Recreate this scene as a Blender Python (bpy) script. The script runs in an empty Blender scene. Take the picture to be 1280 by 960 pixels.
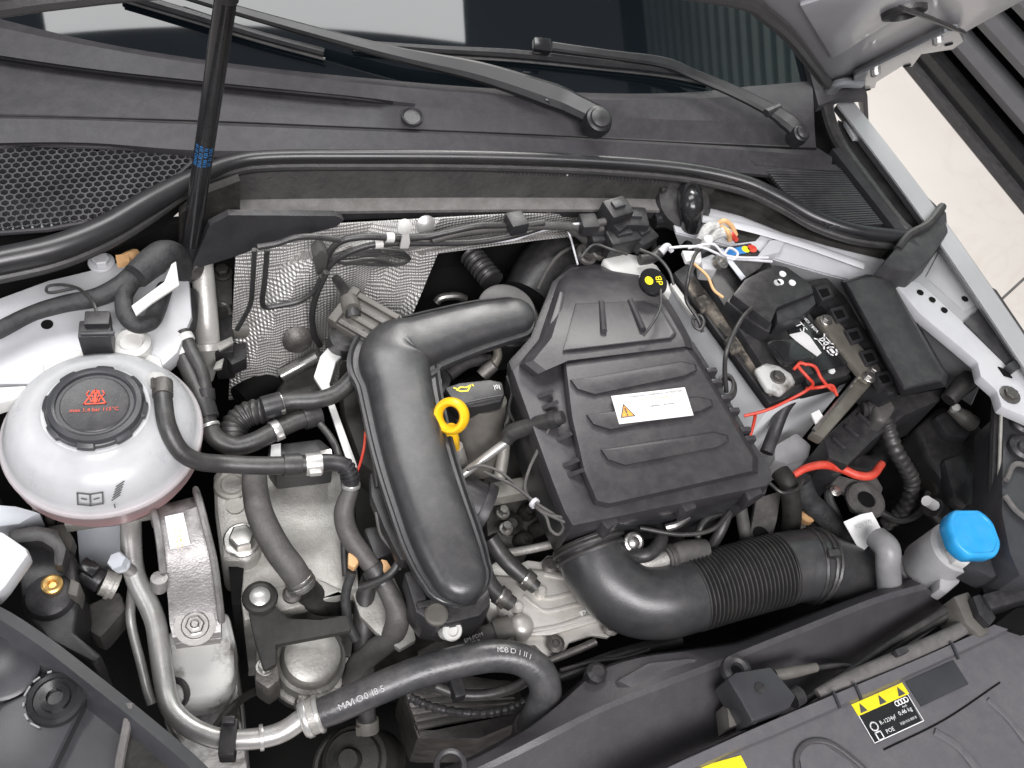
import bpy, bmesh, math, random
import numpy as np
from mathutils import Vector, Matrix
random.seed(7)
sc = bpy.context.scene
C = sc.collection
# ------------------------------------------------------------------ camera
U, ZG = 1.15, 0.85            # layout units -> metres, height of the layout plane above the ground
F, HC = 1211.0, 0.75          # focal length in photo pixels (1280 wide), camera height over the layout plane
ax = np.array([3460., -610., F]); ax /= np.linalg.norm(ax)
ay = np.array([-764., -1930., F]); ay -= ax * (ax @ ay); ay /= np.linalg.norm(ay)
RC = np.array([ax, ay, np.cross(ax, ay)])
cam = bpy.data.cameras.new('camera'); co = bpy.data.objects.new('camera', cam); C.objects.link(co)
cam.sensor_width = 36.0; cam.lens = 36.0 * F / 1280; cam.clip_start = 0.02; cam.clip_end = 60
r_, d_, f_ = RC[:, 0], RC[:, 1], RC[:, 2]
co.matrix_world = Matrix(((r_[0], -d_[0], -f_[0], 0), (r_[1], -d_[1], -f_[1], 0), (r_[2], -d_[2], -f_[2], (HC + ZG) * U), (0, 0, 0, 1)))
cam.dof.use_dof = False
sc.camera = co
# ------------------------------------------------------------------ light
w = bpy.data.worlds.new('World'); sc.world = w; w.use_nodes = True
bg = w.node_tree.nodes['Background']; bg.inputs[0].default_value = (0.95, 0.92, 1.0, 1); bg.inputs[1].default_value = 0.25
def area(name, loc, target, sx, sy, power, col=(1, 1, 1)):
    l = bpy.data.lights.new(name, 'AREA'); l.shape = 'RECTANGLE'; l.size = sx; l.size_y = sy; l.energy = power; l.color = col
    o = bpy.data.objects.new(name, l); C.objects.link(o); o.location = loc
    o.rotation_euler = (Vector(target) - Vector(loc)).to_track_quat('-Z', 'Y').to_euler()
area('front_light', (-0.1, -1.2, 3.0), (0.45, 0.5, 0.9), 1.9, 0.9, 97, (1, 0.975, 0.985))
area('left_fill', (-2.8, 0.4, 2.9), (0.4, 0.5, 0.9), 1.4, 1.8, 26, (0.95, 0.975, 1))  # soft fill added from the left, no window is known there
area('floor_fill', (1.7, 3.3, 3.3), (2.2, 2.2, 0.6), 1.0, 1.2, 92, (1, 0.97, 0.94))  # added to brighten the floor and the upper slats, not a known lamp
area('ceiling_light', (-0.08, 1.88, 4.2), (-0.08, 1.88, 0.0), 2.45, 1.3, 105, (1, 1, 1))
bpy.data.objects['ceiling_light'].rotation_euler = (0, 0, math.radians(-8.8))
vs = sc.view_settings; vs.view_transform = 'Standard'; vs.look = 'None'; vs.exposure = 0.0; vs.gamma = 1.0; vs.use_curve_mapping = False
sc.cycles.max_bounces = 8
# ------------------------------------------------------------------ layout helpers: a sight line meets a plane of known height / depth
CAM = np.array([0, 0, HC])
def ray(px, py): return RC @ np.array([(px - 640) / F, (py - 480) / F, 1.0])
def P(px, py, z):
    r = ray(px, py); return CAM + r * ((z - HC) / r[2])
def PY(px, py, y):
    r = ray(px, py); return CAM + r * (y / r[1])
def PX(px, py, x):
    r = ray(px, py); return CAM + r * (x / r[0])
def PP(pts): return [P(*p) for p in pts]
def PZ(pts, z): return [P(p[0], p[1], z) for p in pts]
def rp(p, rpx): return rpx * float((np.asarray(p) - CAM) @ RC[:, 2]) / F      # a width in photo pixels at a point -> units
def V3(*a): return np.array(a, float)
def nrm(v): v = np.asarray(v, float); return v / (np.linalg.norm(v) + 1e-12)
def spline(pts, k=7, closed=False):
    pts = [np.asarray(p, float) for p in pts]
    n = len(pts)
    if n < 3 and not closed: return [pts[0] + (pts[1] - pts[0]) * t for t in np.linspace(0, 1, k)]
    out = []
    for i in range(n if closed else n - 1):
        if closed: a, b, c, d = pts[i - 1], pts[i], pts[(i + 1) % n], pts[(i + 2) % n]
        else:
            b, c = pts[i], pts[i + 1]; a = pts[i - 1] if i else 2 * b - c; d = pts[i + 2] if i + 2 < n else 2 * c - b
        for s in range(k):
            t = s / k
            out.append(0.5 * ((2 * b) + (c - a) * t + (2 * a - 5 * b + 4 * c - d) * t * t + (3 * b - a - 3 * c + d) * t ** 3))
    if not closed: out.append(pts[-1])
    return out
def frames(path):
    n = len(path); T = []
    for i in range(n): T.append(nrm(path[min(i + 1, n - 1)] - path[max(i - 1, 0)]))
    u = np.cross(T[0], [0, 0, 1]); u = nrm(u) if np.linalg.norm(u) > .05 else nrm(np.cross(T[0], [0, 1, 0]))
    res = []
    for t in T:
        u = nrm(u - t * (u @ t)); res.append((t, u, np.cross(t, u)))
    return res
class G:
    def __init__(s): s.v = []; s.f = []
    def add(s, v, f):
        o = len(s.v); s.v += [np.asarray(q, float) for q in v]; s.f += [[i + o for i in q] for q in f]; return s
    def prism(s, top, depth, taper=0.0, d=(0, 0, -1)):
        n = len(top); top = [np.asarray(p, float) for p in top]; c = sum(top) / n; d = nrm(d)
        bot = [p + (p - c) * taper + d * depth for p in top]
        return s.add(top + bot, [list(range(n)), list(range(2 * n - 1, n - 1, -1))] + [[i, n + i, n + (i + 1) % n, (i + 1) % n] for i in range(n)])
    def stack(s, rings, cap=True):
        n = len(rings[0]); v = [p for r in rings for p in r]; f = []
        for j in range(len(rings) - 1):
            for i in range(n): f.append([j * n + i, j * n + (i + 1) % n, (j + 1) * n + (i + 1) % n, (j + 1) * n + i])
        if cap: f += [list(range(n)), list(range(len(v) - 1, len(v) - n - 1, -1))]
        return s.add(v, f)
    def box(s, c, size, x=(1, 0, 0), z=(0, 0, 1)):
        x = nrm(x); z = nrm(np.asarray(z, float) - x * (np.asarray(z, float) @ x)); y = np.cross(z, x); c = np.asarray(c, float); h = np.asarray(size) / 2
        v = [c + x * h[0] * a + y * h[1] * b + z * h[2] * e for e in (-1, 1) for a, b in ((-1, -1), (1, -1), (1, 1), (-1, 1))]
        return s.add(v, [[3, 2, 1, 0], [4, 5, 6, 7], [0, 1, 5, 4], [1, 2, 6, 5], [2, 3, 7, 6], [3, 0, 4, 7]])
    def tube(s, pts, r, n=14, k=7, cap=True, sm=True, flat=1.0):
        path = spline(pts, k) if sm else [np.asarray(p, float) for p in pts]
        m = len(path)
        if np.isscalar(r): rr = [r] * m
        else: rr = np.interp(np.linspace(0, 1, m), np.linspace(0, 1, len(r)), r)
        rings = []
        for (t, u, b), p, q in zip(frames(path), path, rr):
            rings.append([p + u * q * math.cos(a) + b * q * flat * math.sin(a) for a in [2 * math.pi * i / n for i in range(n)]])
        return s.stack(rings, cap)
    def lathe(s, prof, c, axis=(0, 0, 1), n=32, lobes=None):
        axis = nrm(axis); c = np.asarray(c, float)
        u = nrm(np.cross(axis, [0.3, 1, 0.1])); b = np.cross(axis, u); rings = []
        for (r, h) in prof:
            rings.append([c + axis * h + (u * math.cos(a) + b * math.sin(a)) * (r * (lobes(a) if lobes else 1)) for a in [2 * math.pi * i / n for i in range(n)]])
        return s.stack(rings)
    def rows(s, rows, thick=0.0, td=(0, 0, -1)):
        n = len(rows[0]); m = len(rows); v = [p for r in rows for p in r]; f = []
        for j in range(m - 1):
            for i in range(n - 1): f.append([j * n + i, j * n + i + 1, (j + 1) * n + i + 1, (j + 1) * n + i])
        if thick:
            td = nrm(td) * thick; o = len(v); v += [np.asarray(p) + td for p in v]; f += [[o + i for i in reversed(q)] for q in f]
            rim = list(range(n)) + [j * n + n - 1 for j in range(1, m)] + [(m - 1) * n + i for i in range(n - 2, -1, -1)] + [j * n for j in range(m - 2, 0, -1)]
            f += [[rim[i], rim[(i + 1) % len(rim)], o + rim[(i + 1) % len(rim)], o + rim[i]] for i in range(len(rim))]
        return s.add(v, f)
    def hexbolt(s, p, r, h, axis=(0, 0, 1), stud=0.0, washer=1.45):
        axis = nrm(axis); p = np.asarray(p, float)
        if washer: s.lathe([(r * washer, 0), (r * washer, h * .22), (r * washer * .92, h * .3)], p, axis, 18)
        u = nrm(np.cross(axis, [0.3, 1, 0.1])); b = np.cross(axis, u)
        ring = lambda q, hh: [p + axis * hh + (u * math.cos(i * math.pi / 3 + .3) + b * math.sin(i * math.pi / 3 + .3)) * q for i in range(6)]
        s.stack([ring(r, h * .2), ring(r, h * .88), ring(r * .86, h)])
        if stud: s.lathe([(stud, h * .9), (stud, h * 1.6), (stud * .7, h * 1.75)], p, axis, 10)
        return s
    def torus(s, c, R, r, axis=(0, 0, 1), n=28, m=10, sq=1.0):
        axis = nrm(axis); c = np.asarray(c, float); u = nrm(np.cross(axis, [0.3, 1, 0.1])); b = np.cross(axis, u); v = []; f = []
        for i in range(n):
            a = 2 * math.pi * i / n; d = u * math.cos(a) + b * math.sin(a)
            for j in range(m):
                e = 2 * math.pi * j / m; v.append(c + d * (R + r * math.cos(e)) + axis * r * sq * math.sin(e))
        for i in range(n):
            for j in range(m): f.append([i * m + j, ((i + 1) % n) * m + j, ((i + 1) % n) * m + (j + 1) % m, i * m + (j + 1) % m])
        return s.add(v, f)
ORG = {}
def lift(p): return np.asarray(p) * U + np.array([0, 0, ZG * U])
def put(o, org, parent):
    if parent is not None:
        o.parent = parent; o.location = Vector(org - ORG[parent.name])
    else: o.location = Vector(org)
    ORG[o.name] = org
def tags(o, label, cat, group, kind):
    if label: o['label'] = label
    if cat: o['category'] = cat
    if group: o['group'] = group
    if kind: o['kind'] = kind
def root(name, p, label, cat, group=None):
    o = bpy.data.objects.new(name, None); o.empty_display_size = 0.02; C.objects.link(o); put(o, lift(p), None); tags(o, label, cat, group, None); return o
def sub(name, p, parent):      # a part that has pieces of its own
    o = bpy.data.objects.new(name, None); o.empty_display_size = 0.01; C.objects.link(o); put(o, lift(p), parent); return o
def obj(g, name, mat, parent=None, label=None, cat=None, group=None, kind=None, bevel=0.0, seg=2, angle=35, merge=True):
    v = lift(np.array(g.v)); org = np.array([(v[:, 0].min() + v[:, 0].max()) / 2, (v[:, 1].min() + v[:, 1].max()) / 2, v[:, 2].min()])
    me = bpy.data.meshes.new(name); bm = bmesh.new()
    bv = [bm.verts.new(q - org) for q in v]
    for q in g.f:
        if len(set(q)) > 2:
            try: bm.faces.new([bv[i] for i in q])
            except ValueError: pass
    if merge: bmesh.ops.remove_doubles(bm, verts=bm.verts, dist=1e-5)
    bmesh.ops.recalc_face_normals(bm, faces=bm.faces)
    if bevel:
        es = [e for e in bm.edges if len(e.link_faces) == 2 and e.calc_face_angle(0) > math.radians(angle)]
        bmesh.ops.bevel(bm, geom=es, offset=bevel * U, segments=seg, affect='EDGES', clamp_overlap=True, profile=0.6)
    bmesh.ops.triangulate(bm, faces=[f for f in bm.faces if len(f.verts) > 4])
    bm.to_mesh(me); bm.free()
    for p in me.polygons: p.use_smooth = True
    me.set_sharp_from_angle(angle=math.radians(angle))
    me.materials.append(M[mat])
    o = bpy.data.objects.new(name, me); C.objects.link(o); put(o, org, parent); tags(o, label, cat, group, kind)
    return o
def text(s, c, xdir, n, size, mat, parent, name='print', off=0.0006):
    cu = bpy.data.curves.new('t', 'FONT'); cu.body = s; cu.size = size; cu.align_x = 'CENTER'; cu.align_y = 'CENTER'; cu.resolution_u = 2
    to = bpy.data.objects.new('t', cu); C.objects.link(to)
    me = bpy.data.meshes.new_from_object(to.evaluated_get(bpy.context.evaluated_depsgraph_get()))
    n = nrm(n); x = nrm(np.asarray(xdir, float) - n * (np.asarray(xdir, float) @ n)); y = np.cross(n, x); c = np.asarray(c, float)
    g = G(); g.add([c + n * off + x * q.co.x + y * q.co.y for q in me.vertices], [list(p.vertices) for p in me.polygons])
    bpy.data.objects.remove(to); bpy.data.curves.remove(cu); bpy.data.meshes.remove(me)
    return obj(g, name, mat, parent, merge=False) if g.f else None
# ------------------------------------------------------------------ materials
M = {}
def mat(name, col, rough=0.5, metal=0.0, col2=None, nscale=30, mix=(.35, .7), bump=0.0, bscale=400, rvar=0.12, spec=0.5, sss=0.0, trans=0.0, coat=0.0, dust=0.0):
    m = bpy.data.materials.new(name); m.use_nodes = True; nt = m.node_tree; b = nt.nodes['Principled BSDF']; L = nt.links.new; N = nt.nodes.new
    b.inputs['Metallic'].default_value = metal; b.inputs['Specular IOR Level'].default_value = spec
    b.inputs['Transmission Weight'].default_value = trans; b.inputs['Coat Weight'].default_value = coat; b.inputs['Coat Roughness'].default_value = .08
    if sss:
        b.inputs['Subsurface Weight'].default_value = sss; b.inputs['Subsurface Radius'].default_value = (.02, .02, .02); b.inputs['Subsurface Scale'].default_value = .5
    tc = N('ShaderNodeTexCoord')
    nz = N('ShaderNodeTexNoise'); nz.inputs['Scale'].default_value = nscale; nz.inputs['Detail'].default_value = 6; nz.inputs['Roughness'].default_value = .65
    L(tc.outputs['Object'], nz.inputs['Vector'])
    cr = N('ShaderNodeValToRGB'); cr.color_ramp.elements[0].position = mix[0]; cr.color_ramp.elements[1].position = mix[1]
    c2 = col2 or tuple(min(1, c * 1.35 + .004) for c in col)
    cr.color_ramp.elements[0].color = (*col, 1); cr.color_ramp.elements[1].color = (*c2, 1)
    L(nz.outputs['Fac'], cr.inputs['Fac']); L(cr.outputs['Color'], b.inputs['Base Color'])
    if dust:
        nd = N('ShaderNodeTexNoise'); nd.inputs['Scale'].default_value = 55; nd.inputs['Detail'].default_value = 9; nd.inputs['Roughness'].default_value = .8; L(tc.outputs['Object'], nd.inputs['Vector'])
        ge = N('ShaderNodeNewGeometry'); sz = N('ShaderNodeSeparateXYZ'); L(ge.outputs['Normal'], sz.inputs[0])
        dr = N('ShaderNodeMapRange'); dr.inputs['From Min'].default_value = .42; dr.inputs['From Max'].default_value = .78; dr.inputs['To Max'].default_value = dust * 2.2; L(nd.outputs['Fac'], dr.inputs['Value'])
        du = N('ShaderNodeMath'); du.operation = 'MULTIPLY'; du.use_clamp = True; L(dr.outputs['Result'], du.inputs[0]); L(sz.outputs['Z'], du.inputs[1])
        md = N('ShaderNodeMix'); md.data_type = 'RGBA'; L(du.outputs[0], md.inputs['Factor']); L(cr.outputs['Color'], md.inputs['A']); md.inputs['B'].default_value = (.42, .39, .35, 1); L(md.outputs['Result'], b.inputs['Base Color'])
    mr = N('ShaderNodeMapRange'); mr.inputs['To Min'].default_value = max(0.02, rough - rvar); mr.inputs['To Max'].default_value = min(1, rough + rvar)
    L(nz.outputs['Fac'], mr.inputs['Value']); L(mr.outputs['Result'], b.inputs['Roughness'])
    if bump:
        n2 = N('ShaderNodeTexNoise'); n2.inputs['Scale'].default_value = bscale; n2.inputs['Detail'].default_value = 3
        L(tc.outputs['Object'], n2.inputs['Vector'])
        bp = N('ShaderNodeBump'); bp.inputs['Strength'].default_value = bump; bp.inputs['Distance'].default_value = 0.001
        L(n2.outputs['Fac'], bp.inputs['Height']); L(bp.outputs['Normal'], b.inputs['Normal'])
    M[name] = m; return m
mat('black_plastic', (.019, .0185, .020), .40, bump=.2, bscale=600, dust=.05)
mat('dark_plastic', (.027, .0265, .029), .40, bump=.3, bscale=600, dust=.05)
mat('airbox_plastic', (.037, .0345, .039), .40, bump=.14, bscale=520, nscale=14, col2=(.047, .045, .048), dust=.04)
mat('pipe_plastic', (.030, .031, .034), .37, bump=.12, bscale=420, nscale=18, col2=(.042, .041, .042), dust=.05, spec=.7)
mat('cowl_plastic', (.023, .022, .0255), .50, bump=.14, bscale=520, nscale=8, col2=(.030, .028, .032), dust=.03, spec=.35)
mat('shroud_plastic', (.058, .055, .060), .42, bump=.3, bscale=520, nscale=10, col2=(.070, .066, .072), dust=.04)
mat('slam_plastic', (.108, .104, .114), .40, bump=.14, bscale=520, nscale=10, col2=(.124, .119, .129), dust=.06)
mat('lamp_black', (.034, .035, .039), .32, bump=.1, bscale=800, nscale=12, col2=(.055, .055, .06))
mat('gloss_black', (.012, .012, .013), .18, nscale=20)
mat('void', (.004, .004, .004), .85, nscale=12, col2=(.006, .0055, .005), spec=.2)  # near-black, holds the deep shade of holes, gaps and cavities in its colour
mat('grime_shade', (.008, .0075, .007), .65, nscale=28, col2=(.036, .034, .030), bump=.6, bscale=160)  # dark grime, base colour also lowered to put deep shade into the cavities
mat('rubber', (.026, .0255, .026), .42, nscale=26, col2=(.038, .037, .036), bump=.2, bscale=400, dust=.06, spec=.6)
mat('rubber_grey', (.066, .062, .061), .55, nscale=30, col2=(.085, .08, .078), bump=.4, bscale=400, dust=.1)
mat('collar_grey', (.11, .105, .105), .4, nscale=30, col2=(.16, .155, .15))
mat('rubber_print', (.035, .035, .038), .36, nscale=22, col2=(.07, .07, .072), bump=.3, bscale=260, dust=.1, spec=.65)
mat('seal_rubber', (.016, .016, .017), .32, nscale=12, col2=(.028, .027, .028), spec=.6)
mat('tape', (.022, .022, .024), .62, nscale=60, col2=(.05, .05, .05), bump=.8, bscale=260)
mat('alu', (.60, .595, .58), .33, .62, nscale=40, col2=(.42, .41, .39), bump=.15, bscale=300)
mat('alu_cast', (.33, .32, .295), .50, .45, nscale=30, col2=(.55, .54, .51), bump=.7, bscale=420)
mat('alu_mount', (.34, .33, .325), .45, .5, nscale=45, col2=(.15, .14, .13), mix=(.46, .78), bump=.6, bscale=380)
mat('alu_dull', (.27, .26, .23), .55, .35, nscale=24, col2=(.42, .41, .38), bump=.6, bscale=260)
mat('plate_metal', (.62, .60, .56), .42, .5, nscale=22, col2=(.44, .41, .36), mix=(.48, .8), bump=.25, bscale=240)
mat('alu_pump', (.34, .335, .31), .42, .6, nscale=40, col2=(.46, .45, .42), bump=.3, bscale=300)
mat('pipe_pale', (.50, .49, .46), .42, .3, nscale=30, col2=(.62, .61, .58), bump=.3, bscale=300)
mat('steel', (.5, .49, .47), .3, .9, nscale=50, col2=(.32, .31, .29))
mat('steel_brown', (.21, .195, .165), .38, .55, nscale=20, col2=(.32, .30, .26), bump=.2, bscale=200)
mat('steel_dark', (.09, .085, .08), .5, .6, nscale=40, col2=(.18, .17, .16), bump=.5, bscale=300)
mat('white_heat', (.78, .78, .77), .35, .15, nscale=20, col2=(.62, .62, .6))
mat('body_paint', (.33, .333, .34), .34, nscale=6, col2=(.40, .402, .41), coat=.1, rvar=.04)
mat('body_primer', (.51, .515, .535), .42, nscale=14, col2=(.59, .595, .61), rvar=.08)
mat('body_grey', (.22, .23, .245), .3, .25, nscale=8, col2=(.30, .31, .33), coat=.3)
mat('hood_paint', (.40, .40, .42), .36, .2, nscale=4, col2=(.48, .48, .50), coat=.2)
mat('white_plastic', (.62, .62, .60), .42, nscale=30, col2=(.62, .61, .58))
mat('clear_plastic', (.36, .36, .37), .35, nscale=30, col2=(.46, .46, .46), sss=.3)
mat('elbow_grey', (.20, .20, .205), .4, nscale=30, col2=(.27, .27, .27), dust=.1)
mat('dirty_white', (.56, .56, .54), .5, nscale=20, col2=(.07, .062, .05), mix=(.46, .64), bump=.4)
mat('battery_grey', (.76, .78, .80), .42, nscale=12, col2=(.82, .835, .85))
mat('case_grey', (.50, .53, .57), .42, nscale=12, col2=(.58, .605, .64))
mat('dust', (.035, .032, .028), .8, nscale=34, col2=(.30, .26, .21), mix=(.45, .72), bump=1, bscale=150)
mat('yellow', (.95, .56, .015), .35, nscale=30, col2=(.85, .45, .01))
mat('sticker_yellow', (.86, .66, .02), .4, nscale=20)
mat('blue_cap', (.02, .34, .74), .36, nscale=40, col2=(.035, .40, .80), bump=.2, bscale=300, dust=.05)
mat('blue_print', (.02, .17, .45), .5)
mat('red', (.58, .04, .022), .45, nscale=60, col2=(.74, .09, .05), dust=.08)
mat('red_print', (.60, .06, .025), .5)
mat('hose_print', (.42, .42, .42), .6)
mat('orange', (.90, .33, .05), .5)
mat('clip_orange', (.60, .36, .17), .5)
mat('white_print', (.75, .75, .75), .6)
mat('chip_grey', (.25, .25, .25), .6)
mat('grey_print', (.42, .42, .42), .6)
mat('dark_print', (.06, .06, .06), .6)
mat('paper', (.80, .80, .79), .55, nscale=40, col2=(.74, .74, .73))
mat('brass', (.62, .40, .14), .35, .8)
mat('foam', (.11, .105, .10), .75, nscale=60, col2=(.17, .16, .155), bump=.8, bscale=300)
mat('connector_grey', (.10, .095, .085), .5, nscale=40, col2=(.15, .14, .125))
mat('wire_white', (.5, .5, .52), .5)
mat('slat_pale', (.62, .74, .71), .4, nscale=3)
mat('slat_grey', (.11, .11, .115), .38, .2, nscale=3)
mat('wiper_black', (.009, .009, .010), .38, nscale=20, col2=(.016, .016, .017))
def custom():
    # marble floor
    m = mat('floor_stone', (.66, .62, .575), .4, nscale=1.1, col2=(.73, .70, .665), rvar=.08)
    nt = m.node_tree; N = nt.nodes.new; L = nt.links.new; b = nt.nodes['Principled BSDF']; tc = nt.nodes['Texture Coordinate']
    wv = N('ShaderNodeTexNoise'); wv.inputs['Scale'].default_value = 1.6; wv.inputs['Detail'].default_value = 8; wv.inputs['Distortion'].default_value = 2.2
    L(tc.outputs['Object'], wv.inputs['Vector'])
    cr = N('ShaderNodeValToRGB'); e = cr.color_ramp.elements; e[0].position = .47; e[0].color = (1, 1, 1, 1); e[1].position = .53; e[1].color = (1, 1, 1, 1)
    k = cr.color_ramp.elements.new(.5); k.color = (.90, .875, .84, 1)
    L(wv.outputs['Fac'], cr.inputs['Fac'])
    mx = N('ShaderNodeMix'); mx.data_type = 'RGBA'; mx.blend_type = 'MULTIPLY'; mx.inputs['Factor'].default_value = .3
    src = b.inputs['Base Color'].links[0].from_socket
    L(src, mx.inputs['A']); L(cr.outputs['Color'], mx.inputs['B']); L(mx.outputs['Result'], b.inputs['Base Color'])
    # embossed heat shield: bump of two crossed waves
    m = mat('heat_foil', (.52, .51, .495), .38, .42, nscale=9, col2=(.40, .39, .375))
    nt = m.node_tree; N = nt.nodes.new; L = nt.links.new; b = nt.nodes['Principled BSDF']; tc = nt.nodes['Texture Coordinate']
    sp = N('ShaderNodeSeparateXYZ'); L(tc.outputs['Object'], sp.inputs[0])
    hs = []
    for op in ('ADD', 'SUBTRACT'):
        q = N('ShaderNodeMath'); q.operation = op; L(sp.outputs['X'], q.inputs[0]); L(sp.outputs['Z'], q.inputs[1])
        k = N('ShaderNodeMath'); k.operation = 'MULTIPLY'; k.inputs[1].default_value = 720; L(q.outputs[0], k.inputs[0])
        si = N('ShaderNodeMath'); si.operation = 'SINE'; L(k.outputs[0], si.inputs[0]); hs.append(si)
    ad = N('ShaderNodeMath'); ad.operation = 'MULTIPLY'; L(hs[0].outputs[0], ad.inputs[0]); L(hs[1].outputs[0], ad.inputs[1])
    nb = N('ShaderNodeTexNoise'); nb.inputs['Scale'].default_value = 14; L(tc.outputs['Object'], nb.inputs['Vector'])
    a2 = N('ShaderNodeMath'); a2.operation = 'MULTIPLY_ADD'; a2.inputs[1].default_value = 4.0; L(nb.outputs['Fac'], a2.inputs[0]); L(ad.outputs[0], a2.inputs[2])
    bp = N('ShaderNodeBump'); bp.inputs['Strength'].default_value = 1.0; bp.inputs['Distance'].default_value = .0009; L(a2.outputs[0], bp.inputs['Height']); L(bp.outputs['Normal'], b.inputs['Normal'])
    # windscreen: opaque pane, the dark interior behind it put into its colour
    m = mat('screen_glass', (.004, .006, .008), .03, nscale=2, col2=(.005, .008, .010), rvar=.01, spec=.5)
    # coolant tank: milky shell, the pink coolant stands in its lower third
    m = mat('tank_plastic', (.43, .435, .445), .30, nscale=16, col2=(.52, .525, .535), sss=.4)
    nt = m.node_tree; N = nt.nodes.new; L = nt.links.new; b = nt.nodes['Principled BSDF']; tc = nt.nodes['Texture Coordinate']
    sx = N('ShaderNodeSeparateXYZ'); L(tc.outputs['Object'], sx.inputs[0])
    rm = N('ShaderNodeMapRange'); rm.inputs['From Min'].default_value = .036; rm.inputs['From Max'].default_value = .062; L(sx.outputs['Z'], rm.inputs['Value'])
    mx = N('ShaderNodeMix'); mx.data_type = 'RGBA'; src = b.inputs['Base Color'].links[0].from_socket
    L(rm.outputs['Result'], mx.inputs['Factor']); mx.inputs['A'].default_value = (.56, .36, .36, 1); L(src, mx.inputs['B']); L(mx.outputs['Result'], b.inputs['Base Color'])
custom()
# ------------------------------------------------------------------ setting
g = G(); g.add([(-4, -3, -ZG), (7, -3, -ZG), (7, 8, -ZG), (-4, 8, -ZG)], [[0, 1, 2, 3]])
obj(g, 'floor', 'floor_stone', kind='structure')
fj = root('floor_joint', P(1262, 372, -ZG), 'thin joint line between two pale stone floor slabs', 'floor joint')
a, b = P(1240, 385, -ZG), P(1300, 330, -ZG); dv = b - a
g = G(); g.tube([a - dv * .3 + V3(0, 0, -.002), b + dv * 3 + V3(0, 0, -.002)], .0045, 6); obj(g, 'joint_filler', 'foam', fj)
# black shutter wall beyond the floor
XW = 2.28
sh = root('shutter_wall', (XW, 2.2, -ZG), 'black shutter wall of grey and black horizontal slats beyond the floor', 'shutter')
g = G(); g.box((XW + .02, 2.4, -ZG + .035), (.06, 4.2, .07)); obj(g, 'bottom_rail', 'gloss_black', sh, bevel=.008)
g = G(); g.box((XW - .02, 2.4, -ZG + .012), (.05, 4.2, .02)); obj(g, 'floor_track', 'dark_plastic', sh, bevel=.004)
g = G(); g.box((XW + .12, 2.4, -ZG + 2.4), (.02, 4.2, 4.8)); obj(g, 'backing', 'gloss_black', sh)
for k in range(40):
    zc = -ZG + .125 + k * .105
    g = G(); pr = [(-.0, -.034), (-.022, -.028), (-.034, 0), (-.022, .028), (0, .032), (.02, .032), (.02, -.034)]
    g.stack([[V3(XW + .06 + u, y, zc + v) for u, v in pr] for y in (.3, 4.5)]); obj(g, 'slat', 'slat_grey' if k < 15 else 'slat_pale', sh)  # upper slats are out of view, paled to brighten stripes reflected in the windscreen
# ------------------------------------------------------------------ windscreen (curved pane)
QX = [P(0, 22, .06), P(440, 96, .06), P(1012, 96, .05)]
cf = np.polyfit([q[0] for q in QX], [q[1] for q in QX], 2)
def Ye(x): return float(np.polyval(cf, x))
def PG(px, py, off=0.0):
    r = ray(px, py); t = 1.0
    for _ in range(40):
        q = CAM + r * t; e = q[2] - (.055 + off + .48 * (q[1] - Ye(q[0]))); t += e * .6
    return CAM + r * t
ws = []
for j, s in enumerate(np.linspace(-.03, .75, 14)):
    ws.append([V3(x, Ye(x) + s, .055 + .48 * s - .06 * max(0, s) * s * 0) for x in np.linspace(-.55, .845, 30)])
g = G(); g.rows(ws, .005, (0, .43, -.9))
scr = obj(g, 'windscreen', 'screen_glass', label='dark curved windscreen behind the wipers', cat='windscreen')
# pillar trim on the right edge of the screen
g = G(); g.rows([[V3(.845 + dx, Ye(.845) - .02 + s, .05 + dz + .48 * s) for s in np.linspace(-.03, .75, 12)] for dx, dz in ((-.03, .008), (0, .02), (.04, .018), (.07, -.03))], .01)
obj(g, 'pillar_trim', 'dark_plastic', label='black trim strip along the right edge of the windscreen', cat='trim')
# ------------------------------------------------------------------ cowl
def poly(pts, z): return [P(x, y, z) for x, y in pts]
def resamp(pts, n):
    pts = [np.asarray(p, float) for p in pts]; d = [0]
    for a, b in zip(pts, pts[1:]): d.append(d[-1] + np.linalg.norm(b - a))
    return [np.array([np.interp(t, d, [p[k] for p in pts]) for k in range(len(pts[0]))]) for t in np.linspace(0, d[-1], n)]
def loft(rowspx, n=40):
    out = []
    for r in rowspx:
        q = resamp(spline([V3(*p) for p in r], 6), n); out.append([P(*p) for p in q])
    return out
cw = root('windscreen_cowl', P(500, 150, .03), 'dark grey plastic cowl panel below the windscreen with side grilles', 'cowl panel')
R0 = [(-60, 8, .062), (100, 48, .062), (250, 74, .062), (440, 96, .062), (660, 113, .060), (850, 116, .056), (1012, 98, .05)]
R1 = [(-60, 22, .066), (100, 55, .066), (250, 80, .066), (440, 103, .066), (660, 121, .064), (850, 124, .06), (1016, 112, .054)]
R2 = [(-60, 60, .058), (100, 84, .058), (250, 101, .058), (440, 120, .058), (560, 133, .058), (850, 150, .052), (1018, 150, .048)]
R3 = [(-60, 63, .048), (100, 90, .048), (250, 107, .048), (440, 125, .048), (545, 136, .056), (850, 153, .05), (1018, 156, .046)]
R4 = [(-60, 140, .040), (100, 145, .040), (250, 150, .040), (440, 158, .040), (660, 167, .040), (850, 176, .040), (1020, 184, .036)]
R5 = [(-60, 147, .044), (100, 150, .044), (250, 156, .044), (440, 163, .044), (660, 172, .044), (850, 182, .044), (1040, 196, .036)]
R6 = [(-60, 180, .036), (100, 178, .036), (250, 188, .036), (440, 188, .036), (660, 190, .036), (850, 200, .036), (1040, 204, .034)]
R7 = [(-60, 186, .030), (100, 182, .030), (250, 196, .030), (440, 196, .030), (660, 198, .030), (850, 210, .030), (1000, 222, .030)]
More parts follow.
